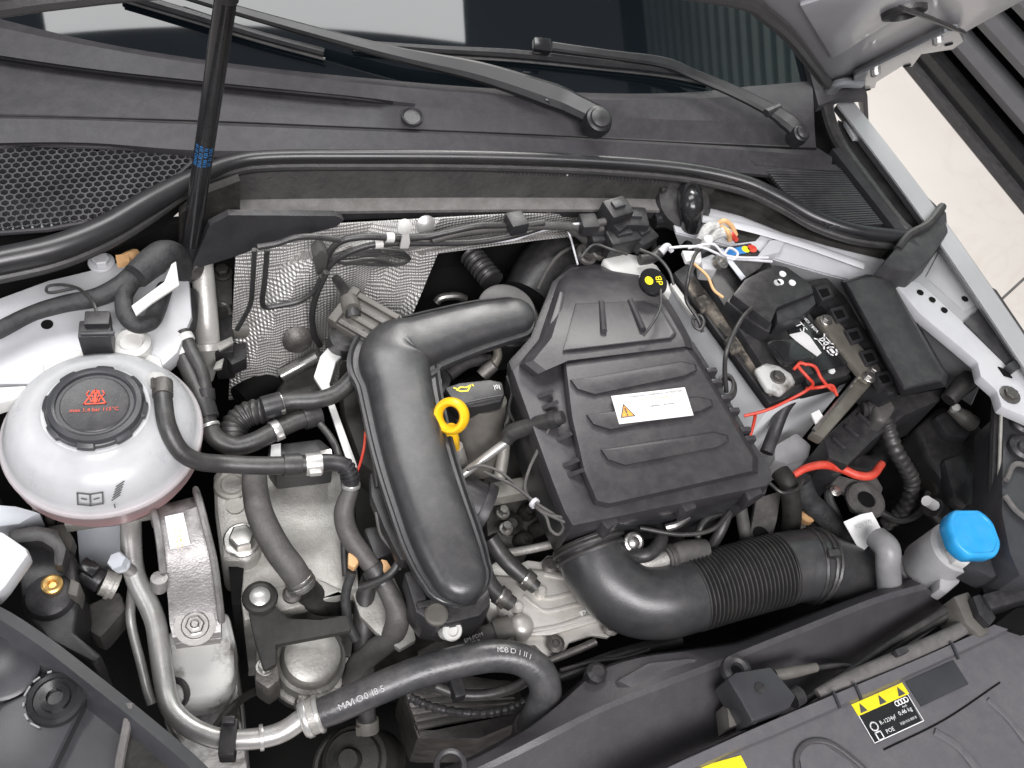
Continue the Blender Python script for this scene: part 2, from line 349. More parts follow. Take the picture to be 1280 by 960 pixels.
g = G(); g.rows(loft([R0, R1, R2, R3, R4, R5, R6, R7]), .004); obj(g, 'upper_panel', 'cowl_plastic', cw, angle=22)
g = G(); g.lathe([(.0, -.001), (.012, -.001), (.012, .0035), (.0105, .0045), (.009, .002), (0, .002)], P(515, 147, .050), (0, -.2, 1), 24); obj(g, 'round_plug', 'dark_plastic', cw)
g = G(); g.tube(PP([(0, 146, .041), (250, 152, .041), (440, 160, .041), (660, 169, .041), (850, 179, .041), (1020, 186, .037)]), rp(P(500, 150, .04), 1.6), 6); obj(g, 'seam', 'void', cw)
# left honeycomb intake grille
gp = poly([(-60, 196), (30, 183), (235, 191), (238, 203), (190, 244), (120, 272), (60, 283), (-60, 292)], .030)
def inside(x, y, pg):
    c = False; n = len(pg)
    for i in range(n):
        a, b = pg[i], pg[i - 1]
        if (a[1] > y) != (b[1] > y) and x < (b[0] - a[0]) * (y - a[1]) / (b[1] - a[1]) + a[0]: c = not c
    return c
g = G(); pit = .0083; xs = [p[0] for p in gp]; ys = [p[1] for p in gp]; j = 0; y = min(ys)
while y < max(ys):
    x = min(xs) + (j % 2) * pit / 2
    while x < max(xs):
        if inside(x, y, gp):
            R_ = pit / math.sqrt(3) * 1.0; v = []
            for rr, z in ((R_ * 1.01, .030), (R_ * .80, .030), (R_ * .76, .024)):
                v += [V3(x + rr * math.sin(k * math.pi / 3), y + rr * math.cos(k * math.pi / 3), z) for k in range(6)]
            g.add(v, [[k, (k + 1) % 6, 6 + (k + 1) % 6, 6 + k] for k in range(6)] + [[6 + k, 6 + (k + 1) % 6, 12 + (k + 1) % 6, 12 + k] for k in range(6)])
        x += pit
    y += pit * .866; j += 1
obj(g, 'honeycomb_grille', 'dark_plastic', cw, label='black honeycomb air intake grille', merge=False)
g = G(); g.prism([p + V3(0, 0, -.03) for p in gp], .02); obj(g, 'intake_floor', 'void', cw)
g = G(); g.prism(poly([(-60, 262), (40, 258), (130, 262), (60, 284), (-60, 293)], .018), .006); obj(g, 'intake_baffle', 'case_grey', cw)
g = G(); gr = [(-60, 192), (30, 181), (236, 189), (240, 203), (192, 247), (122, 276), (60, 287), (-60, 296)]
g.tube(PZ(gr, .030), rp(gp[2], 3), 8, sm=False); obj(g, 'grille_rim', 'cowl_plastic', cw)
# right fine grille
g = G()
for k in range(26):
    t = k / 25; a = P(952 + 65 * t, 208 + 78 * t, .030); b = P(1050 + 52 * t, 212 + 68 * t, .030)
    if k > 14: a = a + (b - a) * (k - 14) * .02
    g.box((a + b) / 2, (np.linalg.norm(b - a), .0022, .004), b - a)
obj(g, 'fine_slat_grille', 'dark_plastic', cw, label='finely slatted grille at the right end')
g = G(); g.prism(poly([(940, 202), (1052, 205), (1112, 292), (1060, 288), (1000, 255)], .026), .006); obj(g, 'grille_backing', 'void', cw)
g = G(); g.rows(loft([[(1040, 186, .036), (1075, 230, .036), (1130, 300, .03)], [(1052, 184, .036), (1090, 235, .036), (1150, 308, .03)]], 12), .012); obj(g, 'grille_frame', 'cowl_plastic', cw)
g = G(); g.rows(loft([[(935, 196, .038), (990, 198, .037), (1045, 206, .036)], [(945, 206, .034), (990, 210, .033), (1052, 214, .033)]], 12), .006); obj(g, 'grille_lip', 'cowl_plastic', cw)
# bonnet seal
SP = [(-60, 338, .03), (0, 326, .03), (70, 310, .03), (130, 286, .03), (185, 254, .03), (240, 224, .03), (290, 203, .03), (340, 196, .03), (450, 195, .03), (600, 196, .03), (740, 201, .03), (850, 210, .03), (925, 225, .03), (975, 247, .03), (1020, 272, .028), (1070, 288, .026), (1130, 296, .024)]
bs = root('bonnet_seal', P(600, 210, .02), 'long black rubber seal curving along the front of the cowl', 'rubber seal')
g = G(); g.tube(PP(SP), [rp(P(100, 300, .03), 17)] * 3 + [rp(P(300, 200, .03), 9)] * 4 + [rp(P(1000, 260, .03), 9)] * 2, 14); obj(g, 'seal_bulb', 'seal_rubber', bs)
lip = [(x, y + (22 if x < 200 else 13), z - .012) for x, y, z in SP]
g = G(); g.tube(PP(lip), rp(P(300, 200, .03), 6), 10); obj(g, 'seal_foot', 'rubber', bs)
g = G(); sp = resamp(PP([(330, 211, .012), (450, 210, .012), (600, 211, .012), (740, 216, .012), (870, 224, .012)]), 110)
for a, b in zip(sp, sp[1:]): g.box((a + b) / 2 + V3(0, -.002, 0), (np.linalg.norm(b - a) * .5, .008, .010), b - a)
obj(g, 'seal_teeth', 'dark_plastic', bs)
# bulkhead panel under the seal
bk = root('bulkhead_panel', P(550, 280, -.04), 'black bulkhead crossmember with grey ledge under the bonnet seal', 'bulkhead')
B0 = [(282, 212, .015), (420, 212, .015), (600, 212, .015), (780, 218, .015), (900, 230, .015)]
B1 = [(282, 250, -.012), (420, 248, -.012), (600, 247, -.012), (780, 248, -.012), (880, 252, -.012)]
B2 = [(278, 266, -.014), (420, 264, -.014), (600, 262, -.014), (780, 262, -.014), (860, 264, -.014)]
B3 = [(250, 300, -.045), (420, 276, -.030), (600, 272, -.030), (780, 272, -.030), (850, 276, -.030)]
g = G(); g.rows(loft([B0, B1]), .012, (0, 1, 0)); obj(g, 'upper_face', 'grime_shade', bk)
g = G(); g.rows(loft([B1, B2]), .004); obj(g, 'ledge', 'foam', bk, label='grey dusty ledge')
g = G(); g.rows(loft([B2, B3]), .012, (0, 1, 0)); obj(g, 'lower_face', 'dark_plastic', bk)
g = G(); g.prism([PY(x, y, .70) for x, y in [(286, 269), (262, 282), (250, 310), (238, 338), (290, 322), (345, 302), (420, 284), (430, 275), (420, 270)]], .01, 0, (0, 1, -.2)); obj(g, 'side_gusset', 'dark_plastic', bk)
g = G(); g.prism([PY(x, y, .728) for x, y in [(225, 268), (262, 240), (300, 226), (300, 275), (262, 290), (240, 330), (225, 340)]], .01, 0, (0, 1, 0)); obj(g, 'end_panel', 'grime_shade', bk)
g = G(); g.box(P(712, 217, .012), (.012, .004, .004)); obj(g, 'clip', 'white_plastic', bk)
g = G(); g.lathe([(.010, 0), (.010, .003), (.006, .004)], P(952, 243, 0.0), (0, -.3, 1), 16); obj(g, 'clip', 'white_plastic', bk)
g = G(); g.prism(poly([(880, 226), (940, 240), (990, 264), (1050, 295), (1115, 308), (1105, 318), (1040, 302), (985, 286), (930, 264), (890, 254), (840, 256), (846, 240)], -.004), .008); obj(g, 'corner_shelf', 'grime_shade', bk)
g = G(); tr = loft([[(x, y + 4, .002) for x, y, z in SP], [(x, y - 6, .004) for x, y, z in R0]], 40); g.rows(tr, .004); obj(g, 'scuttle_tray', 'void', cw)
# deep firewall and undertray close the bay
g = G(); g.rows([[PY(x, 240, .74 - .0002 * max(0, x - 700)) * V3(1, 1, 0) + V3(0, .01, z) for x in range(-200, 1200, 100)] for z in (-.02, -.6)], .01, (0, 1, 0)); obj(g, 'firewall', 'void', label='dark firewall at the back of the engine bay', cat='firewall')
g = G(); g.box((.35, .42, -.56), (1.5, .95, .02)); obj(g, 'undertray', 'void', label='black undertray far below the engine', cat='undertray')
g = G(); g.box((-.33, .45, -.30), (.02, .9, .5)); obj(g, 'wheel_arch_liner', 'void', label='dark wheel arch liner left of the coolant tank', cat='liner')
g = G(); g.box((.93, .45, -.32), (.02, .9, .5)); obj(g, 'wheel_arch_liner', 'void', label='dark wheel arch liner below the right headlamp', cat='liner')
# heat shield foil
hsx = root('heat_shield', PY(400, 480, .66), 'silver embossed heat shield foil on the firewall', 'heat shield')
def HS(pts, y): return [PY(a, b, y) for a, b in pts]
g = G(); rws = []
for t in np.linspace(0, 1, 14):
    yy = .705 - .055 * t
    ra = []
    for x in np.linspace(0, 1, 14):
        xr = float(np.interp(t, [0, .10, .20, .6, 1], [850, 810, 550, 515, 470])); px = (296 - 10 * t) + (xr - 296 + 10 * t) * x; py = (288 - 20 * min(1, x * 1.6)) * (1 - t) + (500 - 20 * x) * t
        ra.append(PY(px, py, yy + .008 * math.sin(9 * x + 3 * t) + .004 * math.sin(23 * x + 11 * t)))
    rws.append(ra)
g.rows(rws, .002, (0, 1, 0)); obj(g, 'foil', 'heat_foil', hsx)
g = G(); g.lathe([(.011, 0), (.011, .002), (.004, .005)], PY(532, 281, .695), (0, -1, .5), 18); obj(g, 'rivet', 'alu', hsx)
g = G(); g.lathe([(.017, 0), (.012, .004), (.005, .007)], PY(372, 425, .655), (0, -1, .4), 16); obj(g, 'rivet', 'steel_dark', hsx)
# ------------------------------------------------------------------ bonnet
HCN = P(1045, 106, .05); hd = V3(0, -math.cos(math.radians(54)), math.sin(math.radians(54))); hn = np.cross([1, 0, 0], hd)
def PH(px, py, off=0.0):
    r = ray(px, py); t = ((HCN + hn * off - CAM) @ hn) / (r @ hn); return CAM + r * t
def HX(x, t, off=0.0): return V3(x, HCN[1], HCN[2]) + hd * t + hn * off
bn = root('bonnet', HCN, 'pale grey underside of the raised bonnet at the upper right corner', 'bonnet')
edge = [PH(x, y) for x, y in [(1042, 106), (1030, 96), (1012, 72), (985, 38), (955, 12), (925, -6)]]
lx = edge[-1][0]; lt = (edge[-1] - HCN) @ hd
back = [HX(lx - .12, lt + .05), HX(.35, lt + .09), HX(0.0, lt + .06), HX(-.2, lt - .02)]
front = [HX(-.25, .95), HX(.1, 1.02), HX(.6, 1.02), HX(.92, .95)]
side = [PH(x, y) for x, y in [(1290, -5), (1205, 42), (1120, 80), (1062, 112)]]
sx = side[0][0]
g = G(); g.prism(edge + back + front + [HX(.93, .5)] + side, .012, 0, -hn); obj(g, 'inner_panel', 'hood_paint', bn, bevel=.002)
g = G(); g.tube([p + hn * .004 for p in edge + back], rp(edge[0], 7), 10); obj(g, 'edge_seal', 'rubber', bn)
gm = PH(1130, 13, .004)
g = G(); g.lathe([(.0, .002), (.012, .003), (.014, .008), (.0205, .006), (.021, 0)], gm - hn * .002, hn, 24); obj(g, 'grommet', 'rubber', bn)
g = G(); g.tube([PH(1126, 10, .012), PH(1150, 18, .014), PH(1175, 28, .010), PH(1204, 40, .006)], rp(gm, 5), 10, flat=.6); obj(g, 'stay_strap', 'rubber', bn)
g = G(); g.prism([PH(x, y, .0035) for x, y in [(1000, 8), (1090, -20), (1180, -20), (1160, 4), (1110, 30), (1060, 62), (1040, 74)]], .004, 0, -hn); obj(g, 'stiffening_panel', 'hood_paint', bn, bevel=.003)
hg = sub('hinge_arm', PH(1080, 100), bn)
g = G(); g.prism([PH(x, y, .010) for x, y in [(1068, 95), (1180, 40), (1198, 38), (1205, 52), (1192, 62), (1152, 68), (1140, 84), (1128, 83), (1096, 103), (1094, 110), (1066, 116)]], .007, 0, -hn); obj(g, 'hinge_plate', 'body_grey', hg, bevel=.0015)
g = G(); g.tube([PH(1072, 92, .014), PH(1182, 38, .014)], rp(gm, 2.5), 8); obj(g, 'folded_edge', 'body_grey', hg)
for x, y in ((1186, 55), (1134, 82), (1084, 112)):
    g = G(); g.lathe([(0, .001), (.0045, .001), (.0045, 0)], PH(x, y, .0102), hn, 14); obj(g, 'bolt_hole', 'void', hg)
for x, y in ((1094, 88), (1172, 48)):
    g = G(); g.lathe([(.006, 0), (.006, .006), (.003, .008)], PH(x, y, .010), hn, 10); obj(g, 'rivet', 'alu', hg)
g = G(); g.tube([P(1034, 138, .03), P(1036, 118, .045), PH(1050, 104, .008), PH(1075, 104, .010)], rp(HCN, 9), 10, flat=.7); obj(g, 'hinge_link', 'body_grey', hg)
# ------------------------------------------------------------------ right wing
rw = root('right_wing', P(1180, 320, 0), 'silver right front wing with its inner flange', 'car wing')
O0 = [(1062, 120, .03), (1100, 168, .03), (1150, 233, .03), (1200, 302, .028), (1250, 374, .026), (1310, 462, .02)]
I0 = [(1046, 130, .03), (1084, 180, .03), (1133, 245, .03), (1182, 314, .026), (1232, 388, .024), (1290, 475, .018)]
I1 = [(x - 4, y + 6, z - .02) for x, y, z in I0]
rr = loft([O0, I0, I1], 24); top = rr[0]
out1 = [p + V3(.012, 0, -.010) for p in top]; out2 = [p + V3(.04, 0, -.10) for p in top]; out3 = [p + V3(.05, 0, -.35) for p in top]
g = G(); g.rows([out3, out2, out1, [p + V3(-.002, 0, .001) for p in top], rr[1], rr[2]], .002); obj(g, 'outer_skin', 'body_paint', rw, angle=18)
g = G(); g.prism(poly([(1180, 280), (1200, 305), (1232, 350), (1262, 395), (1310, 465), (1310, 500), (1262, 462), (1205, 425), (1160, 380), (1125, 345), (1140, 325)], .004), .02); obj(g, 'inner_flange', 'body_paint', rw, bevel=.002)
g = G(); g.prism(poly([(1182, 300), (1192, 303), (1232, 357), (1222, 380), (1206, 388), (1158, 345)], .0065), .004, .03); obj(g, 'raised_pad', 'body_paint', rw, bevel=.002)
g = G(); g.prism(poly([(1235, 356), (1246, 362), (1296, 436), (1296, 462), (1262, 458), (1205, 402), (1222, 388)], .0085), .006); obj(g, 'black_pocket', 'dark_plastic', rw, bevel=.0015)
g = G(); g.prism(poly([(1258, 456), (1285, 438), (1292, 446), (1268, 464)], .014), .01); obj(g, 'pocket_tab', 'lamp_black', rw, bevel=.001)
g = G(); g.lathe([(0, .001), (.004, .001), (.004, 0)], P(1206, 374, .0068), (0, 0, 1), 12); obj(g, 'hole', 'void', rw)
g = G(); g.prism(poly([(1048, 150), (1068, 160), (1178, 264), (1180, 276), (1140, 284), (1120, 270), (1080, 215), (1050, 175)], .004), .02); obj(g, 'gutter', 'dark_plastic', rw)
g = G(); g.tube(PP([(1028, 108, .045), (1034, 140, .036), (1048, 178, .03), (1082, 226, .026), (1120, 276, .022), (1136, 292, .02)]), rp(HCN, 8), 10); obj(g, 'gutter_seal', 'rubber', rw)
g = G(); g.prism(poly([(1058, 132), (1070, 150), (1078, 172), (1068, 172), (1056, 152)], .018), .006); obj(g, 'bracket_tab', 'body_primer', rw, bevel=.001)
cc = root('rubber_closure', P(1145, 310, 0), 'folded black rubber cap at the right end of the bonnet seal', 'rubber closure')
g = G(); g.stack([poly([(1178, 256), (1184, 266), (1186, 290), (1165, 322), (1145, 340), (1118, 336), (1104, 328), (1128, 300), (1140, 288)], .030), [p + V3(0, 0, -.05) for p in poly([(1178, 256), (1186, 264), (1190, 292), (1167, 326), (1145, 345), (1115, 340), (1098, 330), (1124, 300), (1138, 286)], .030)]]); obj(g, 'cap_body', 'dark_plastic', cc, bevel=.004)
g = G(); g.tube(PP([(1178, 258, .034), (1160, 280, .034), (1136, 294, .03), (1122, 312, .028)]), rp(HCN, 5), 8); obj(g, 'folded_lip', 'rubber', cc)
# white inner wing and its beam
iw = root('right_inner_wing', P(1100, 340, -.06), 'white painted inner wing panel behind the battery and fuse box', 'inner wing')
g = G(); g.rows(loft([[(835, 256, -.016), (905, 260, -.016), (970, 280, -.016), (1030, 296, -.016), (1100, 322, -.014), (1150, 360, -.012), (1236, 440, -.01)],
                      [(845, 290, -.022), (905, 305, -.022), (965, 322, -.022), (1020, 338, -.022), (1085, 358, -.02), (1140, 398, -.018), (1232, 466, -.018)],
                      [(860, 330, -.10), (905, 345, -.10), (960, 365, -.12), (1010, 380, -.12), (1075, 405, -.12), (1130, 445, -.12), (1215, 505, -.12)]], 30), .003); obj(g, 'sheet_panel', 'body_primer', iw, angle=60)
g = G(); g.tube(PP([(860, 270, -.012), (930, 284, -.012), (1000, 304, -.012), (1080, 332, -.01)]), rp(HCN, 6), 8, flat=.4); obj(g, 'folded_edge', 'body_primer', iw)
g = G(); g.prism(poly([(962, 300), (985, 296), (975, 315), (945, 322)], -.014), .012, .1); obj(g, 'stamped_rib', 'body_primer', iw, bevel=.003)
g = G(); g.prism(poly([(1110, 345), (1150, 352), (1200, 398), (1245, 436), (1310, 482), (1310, 534), (1280, 520), (1252, 508), (1246, 488), (1226, 470), (1222, 452), (1190, 425), (1150, 392)], .006), .014); wb = obj(g, 'wing_beam', 'body_primer', bevel=.003, label='white wing beam with bolt and slot holes at the right edge', cat='body beam')
g = G(); g.hexbolt(P(1262, 494, .006), .008, .006); obj(g, 'bolt', 'steel_dark', wb)
for x, y in ((1165, 375), (1180, 388), (1150, 366)):
    g = G(); g.lathe([(0, .0012), (.004, .0012), (.004, 0)], P(x, y, .006), (0, 0, 1), 12); obj(g, 'hole', 'void', wb)
g = G(); g.prism(poly([(1248, 458), (1258, 462), (1266, 472), (1256, 469)], .0078), .002); obj(g, 'slot_hole', 'void', wb)
# ------------------------------------------------------------------ left inner wing
lw = root('left_inner_wing', P(90, 400, -.08), 'white painted inner wing behind the coolant tank', 'inner wing')
g = G(); g.prism(poly([(-60, 392), (0, 372), (60, 350), (110, 338), (165, 322), (215, 318), (236, 345), (240, 395), (222, 440), (190, 470), (100, 480), (-60, 480)], -.045), .02); obj(g, 'sheet_panel', 'body_primer', lw, bevel=.003)
g = G(); g.lathe([(0, .0012), (.0055, .0012), (.0055, 0)], P(59, 406, -.045), (0, 0, 1), 16); obj(g, 'hole', 'void', lw)
g = G(); g.hexbolt(P(127, 329, -.044), .009, .009); obj(g, 'bolt', 'body_primer', lw)
g = G(); g.lathe([(.018, 0), (.018, .012), (.013, .016), (.010, .012), (0, .012)], P(166, 437, -.044), (0, 0, 1), 20); obj(g, 'stud_boss', 'white_plastic', lw)
# ------------------------------------------------------------------ gas strut
gs = root('gas_strut', P(238, 330, -.04), 'black gas strut with blue print holding the bonnet open', 'gas strut')
q0, q1 = P(236, 322, -.03), P(262, 140, .16)
q2 = q1 + (q1 - q0) * 2.2
r0 = rp(P(250, 200, .1), 12)
g = G(); g.tube([q0, q0 + (q1 - q0) * .16], rp(q0, 10), 16); obj(g, 'end_socket', 'black_plastic', gs)
g = G(); g.tube([q0 + (q1 - q0) * .12, q0 + (q1 - q0) * 1.62], r0, 24); obj(g, 'cylinder', 'gloss_black', gs)
g = G(); g.tube([q0 + (q1 - q0) * 1.6, q0 + (q1 - q0) * 1.75, q2], r0 * 1.12, 24, sm=False); obj(g, 'upper_sleeve', 'dark_plastic', gs)
g = G(); g.lathe([(.012, 0), (.014, .012), (.008, .02)], q0 + V3(0, 0, -.02), (0, -.4, 1), 16); obj(g, 'ball_stud', 'steel_dark', gs)
ad = nrm(q1 - q0); vw = nrm(CAM - P(256, 185, .11)); nv = nrm(vw - ad * (vw @ ad)); sd = np.cross(ad, nv)
for j, s in enumerate(('083452 0110', '5NA 823 359', '0186 420 N', '07 21 3 DE')):
    a = (j - 1.5) * .46; nn = nv * math.cos(a) + sd * math.sin(a)
    text(s, P(256, 187, .11) * 0 + q0 + ad * float((P(256, 187, .115) - q0) @ ad) + nn * r0, ad, nn, .0048, 'blue_print', gs)
# ------------------------------------------------------------------ generic hose things
def hose(name, pts, rpx, matn, label, cat, group=None, n=16, k=7, parent=None):
    pw = PP(pts); r = [rp(p, q) for p, q in zip(pw, rpx)] if not np.isscalar(rpx) else [rp(p, rpx) for p in pw]
    g = G(); g.tube(pw, r, n, k); return obj(g, name, matn, parent, label=label, cat=cat, group=group)
def band(o, pts, t, wpx, rpx, matn, name='hose_clamp', ear=True, n=20):
    path = spline(PP(pts), 12); i = int(t * (len(path) - 1)); p = path[i]; i2 = min(i + 1, len(path) - 1); ax_ = nrm(path[i2] - path[max(i2 - 2, 0)])
    w, r = rp(p, wpx), rp(p, rpx); g = G()
    g.lathe([(r * .9, -w / 2), (r, -w / 2), (r * 1.02, -w / 2 + w * .1), (r * 1.02, w / 2 - w * .1), (r, w / 2), (r * .9, w / 2)], p, ax_, n)
    if ear:
        v = nrm(CAM - p); v = nrm(v - ax_ * (v @ ax_)); s = np.cross(ax_, v); e = nrm(v + s * .9)
        g.box(p + e * (r + w * .12), (w * .7, r * .34, r * .5), ax_, e)
    return obj(g, name, matn, o)
def blk(pts, z, depth, taper=0.0):
    g = G(); g.prism(poly(pts, z), depth, taper); return g
def ringband(g, p, axis, r, w):
    g.lathe([(r * .9, -w / 2), (r, -w / 2), (r * 1.03, 0), (r, w / 2), (r * .9, w / 2)], p, axis, 20)
XA, YA, ZA = V3(1, 0, 0), V3(0, 1, 0), V3(0, 0, 1)
# ------------------------------------------------------------------ coolant tank
TC = P(118, 503, 0.0)
ct = root('coolant_tank', TC + V3(0, 0, -.115), 'milky white round coolant tank with a black screw cap', 'coolant tank')
tz = lambda r, z: (r, z)
g = G(); g.lathe([(.040, -.098), (.062, -.094), (.078, -.085), (.0845, -.070), (.0850, -.056), (.0868, -.0535), (.0872, -.0500), (.0855, -.0475), (.0835, -.0465), (.0815, -.040), (.0755, -.0285), (.066, -.020), (.056, -.0150), (.047, -.013), (.045, -.010), (.030, -.010)], TC, ZA, 72)
tank = obj(g, 'tank_shell', 'tank_plastic', ct, angle=50)
g = G()
lob = lambda a: 1.0 + (.045 if (math.cos(8 * a) > .25) else 0.0)
g.lathe([(.0395, -.016), (.0405, -.014), (.0405, -.004), (.0385, -.001), (.0345, .0), (.0325, -.001), (.0318, -.0045), (.0, -.0045)], TC, ZA, 128, lobes=None)
cap = obj(g, 'cap', 'lamp_black', ct, angle=40)
g = G(); g.lathe([(.0385, -.0155), (.0415, -.0145), (.0415, -.0055), (.0385, -.0035)], TC, ZA, 160, lobes=lob); obj(g, 'grip_ring', 'lamp_black', cap, angle=25)
g = G(); g.lathe([(.0, -.0043), (.0285, -.0043), (.0288, -.0030), (.0278, -.0022), (.0265, -.0026), (.0, -.0026)], TC, ZA, 64); obj(g, 'cap_disc', 'dark_plastic', cap)
gx = nrm(P(150, 503, 0) - P(100, 505, 0)); gy = np.cross(ZA, gx); c0 = TC + V3(0, 0, -.0022) + gy * .004
def stroke(g, pts, wd, c, x, y, n, off=.0005):
    for a, b in zip(pts, pts[1:]):
        pa = np.asarray(c) + x * a[0] + y * a[1] + n * off; pb = np.asarray(c) + x * b[0] + y * b[1] + n * off
        d = nrm(pb - pa); s_ = np.cross(n, d) * wd / 2; g.add([pa - s_ - d * wd / 3, pb - s_ + d * wd / 3, pb + s_ + d * wd / 3, pa + s_ - d * wd / 3], [[0, 1, 2, 3]])
g = G(); u = .001
stroke(g, [(-9 * u, -4 * u), (9 * u, -4 * u), (0, 11 * u), (-9 * u, -4 * u)], 1.3 * u, c0, gx, gy, ZA)
for k in (-5, -2.2, 2.2, 5): stroke(g, [(k * u * .6, -2 * u), (k * u * .9, 2 * u), (k * u * 1.5, 6 * u), (k * u * 1.1, 9.5 * u)], 1.0 * u, c0, gx, gy, ZA, .0008)
stroke(g, [(0, -2.5 * u), (0, 7 * u)], 2.0 * u, c0, gx, gy, ZA, .0009)
obj(g, 'warning_symbol', 'red_print', cap, merge=False)
text('max 1,4 bar 115°C', c0 - gy * .0105, gx, ZA, .0052, 'red_print', cap)
# prints on the tank shoulder
pc = TC + V3(*( -nrm(P(118, 440, 0) - P(118, 600, 0)) * .071)) + V3(0, 0, -.0235)
fr = nrm(pc - TC - V3(0, 0, pc[2] - TC[2])); pn = nrm(fr * .75 + ZA * .8); px_ = nrm(np.cross(ZA, -fr)); px_ = px_ if px_ @ gx > 0 else -px_
py_ = np.cross(pn, px_); g = G()
pk = P(107, 610, -.045)
def tank_pt(a, r, z): return TC + V3(math.cos(a) * r, math.sin(a) * r, z)
for (ang, kind) in ((-.10, 'book'), (.16, 'drop')):
    a0 = math.atan2(fr[1], fr[0]) + ang; d0 = V3(math.cos(a0), math.sin(a0), 0); n0 = nrm(d0 * .72 + ZA * .70); x0 = nrm(np.cross(ZA, d0)); y0 = np.cross(n0, x0); cc0 = TC + d0 * .0770 + V3(0, 0, -.0310)
    g = G()
    if kind == 'book':
        stroke(g, [(-.010, -.005), (-.010, .005), (0, .0035), (.010, .005), (.010, -.005), (0, -.0065), (-.010, -.005)], .0014, cc0, x0, y0, n0, .0022); stroke(g, [(0, -.0065), (0, .0035)], .0014, cc0, x0, y0, n0, .0022)
        stroke(g, [(-.007, 0), (-.003, -.001)], .0012, cc0, x0, y0, n0, .0023); stroke(g, [(.003, -.001), (.007, 0)], .0012, cc0, x0, y0, n0, .0023)
    else:
        for k in range(6): stroke(g, [(-.004 + k * .0012, -.004 + k * .0022), (.003 + k * .0012, -.001 + k * .0022)], .0011, cc0, x0, y0, n0, .0022)
        stroke(g, [(-.003, -.011), (-.003, -.008)], .0012, cc0, x0, y0, n0, .0022)
    obj(g, 'symbol', 'dark_print', tank, merge=False)
g = G(); g.tube([P(186, 478, -.03), P(196, 476, -.016), P(203, 482, -.007)], .0088, 14); obj(g, 'outlet_spigot', 'white_plastic', ct)
g = G(); g.prism(poly([(-30, 494), (0, 482), (36, 480), (32, 494), (0, 502), (-30, 512)], -.030), .02, .05); obj(g, 'mounting_ear', 'white_plastic', ct, bevel=.005, seg=3)
g = G(); g.prism(poly([(52, 452), (90, 438), (160, 432), (200, 446), (205, 462), (150, 450), (90, 452), (56, 468)], -.04), .02); obj(g, 'rear_flange', 'white_plastic', ct, bevel=.003)
g = G(); g.prism(poly([(212, 484), (232, 505), (243, 520), (240, 548), (228, 560), (222, 520)], -.05), .03); obj(g, 'side_lug', 'white_plastic', ct, bevel=.003)
lc = root('level_sensor_connector', P(122, 430, -.05), 'black electrical plug standing behind the coolant tank', 'connector')
g = G(); g.box(P(122, 425, -.02), (.028, .02, .035), gx); obj(g, 'plug_base', 'black_plastic', lc, bevel=.002)
g = G(); g.box(P(123, 404, -.005), (.022, .016, .018), gx); obj(g, 'plug_latch', 'black_plastic', lc, bevel=.002)
g = G(); g.box(P(122, 417, -.002), (.029, .004, .004), gx); obj(g, 'plug_rib', 'dark_plastic', lc, bevel=.001)
g = G(); g.tube(PP([(122, 396, 0), (116, 378, 0), (100, 362, -.01), (78, 356, -.015), (60, 358, -.02), (62, 366, -.02), (95, 360, -.02)]), rp(TC, 2.2), 8); obj(g, 'wire', 'rubber', lc)
# ------------------------------------------------------------------ looms at the left wing
L1 = [(-40, 430, -.02), (0, 412, -.02), (40, 392, -.02), (80, 380, -.018), (120, 372, -.015), (150, 358, -.012), (175, 340, -.01), (195, 326, -.01)]
o = hose('wiring_loom', L1, [11, 11, 10, 11, 12, 13, 16, 18], 'tape', 'thick taped wiring loom crossing the left inner wing', 'wiring loom')
L2 = [(165, 350, -.012), (155, 370, -.012), (158, 395, -.014), (172, 406, -.016), (188, 402, -.02), (196, 388, -.03), (206, 360, -.04)]
hose('wiring_loom', L2, [12, 11, 11, 11, 11, 11, 10], 'tape', 'taped wiring loom bent into a loop behind the coolant plug', 'wiring loom')
hose('wiring_loom', [(170, 345, .0), (190, 328, .0), (205, 318, .0), (222, 322, -.02), (232, 345, -.05)], [17, 19, 18, 16, 14], 'tape', 'short thick taped loom stub at the strut foot', 'wiring loom')
g = blk([(164, 382), (205, 352), (214, 330), (220, 326), (224, 356), (190, 378), (170, 394)], .006, .003); obj(g, 'cable_strap', 'white_plastic', bevel=.001, label='white plastic strap across the taped loom', cat='strap')
g = G(); g.tube(PP([(150, 327, -.02), (160, 322, -.015), (170, 318, -.02)]), .006, 8); g.box(P(154, 326, -.012), (.012, .01, .008)); obj(g, 'cable_clip', 'clip_orange', bevel=.001, label='small orange clip beside the left loom', cat='clip')
# ------------------------------------------------------------------ air conditioning pipe standing upright
ap = root('refrigerant_pipe', P(262, 460, -.16), 'upright pale metal pipe between tank and heat shield', 'metal pipe')
g = G(); g.tube(PP([(252, 330, -.06), (256, 370, -.08), (258, 405, -.10), (260, 430, -.12)]), [rp(P(255, 370, -.08), 14)] * 2 + [rp(P(258, 405, -.1), 15)] * 2, 20); obj(g, 'pipe_upper', 'pipe_pale', ap)
g = G(); g.lathe([(.012, -.005), (.0172, -.004), (.0172, .003), (.012, .004)], P(259, 432, -.12), nrm(P(252, 330, -.06) - P(260, 430, -.12)), 20); obj(g, 'collar', 'pipe_pale', ap)
g = G(); g.tube(PP([(260, 430, -.12), (261, 448, -.14), (258, 472, -.17)]), [.0125, .011, .008], 18); obj(g, 'pipe_lower', 'pipe_pale', ap)
g = G(); g.prism(poly([(268, 430), (290, 420), (292, 428), (274, 438)], -.11), .004); g.prism(poly([(270, 452), (280, 447), (277, 460), (266, 462)], -.12), .004); obj(g, 'bracket', 'alu_cast', ap, bevel=.001)
vs_ = root('valve_actuator', P(300, 410, -.16), 'grey cylindrical valve actuator in front of the heat shield', 'actuator')
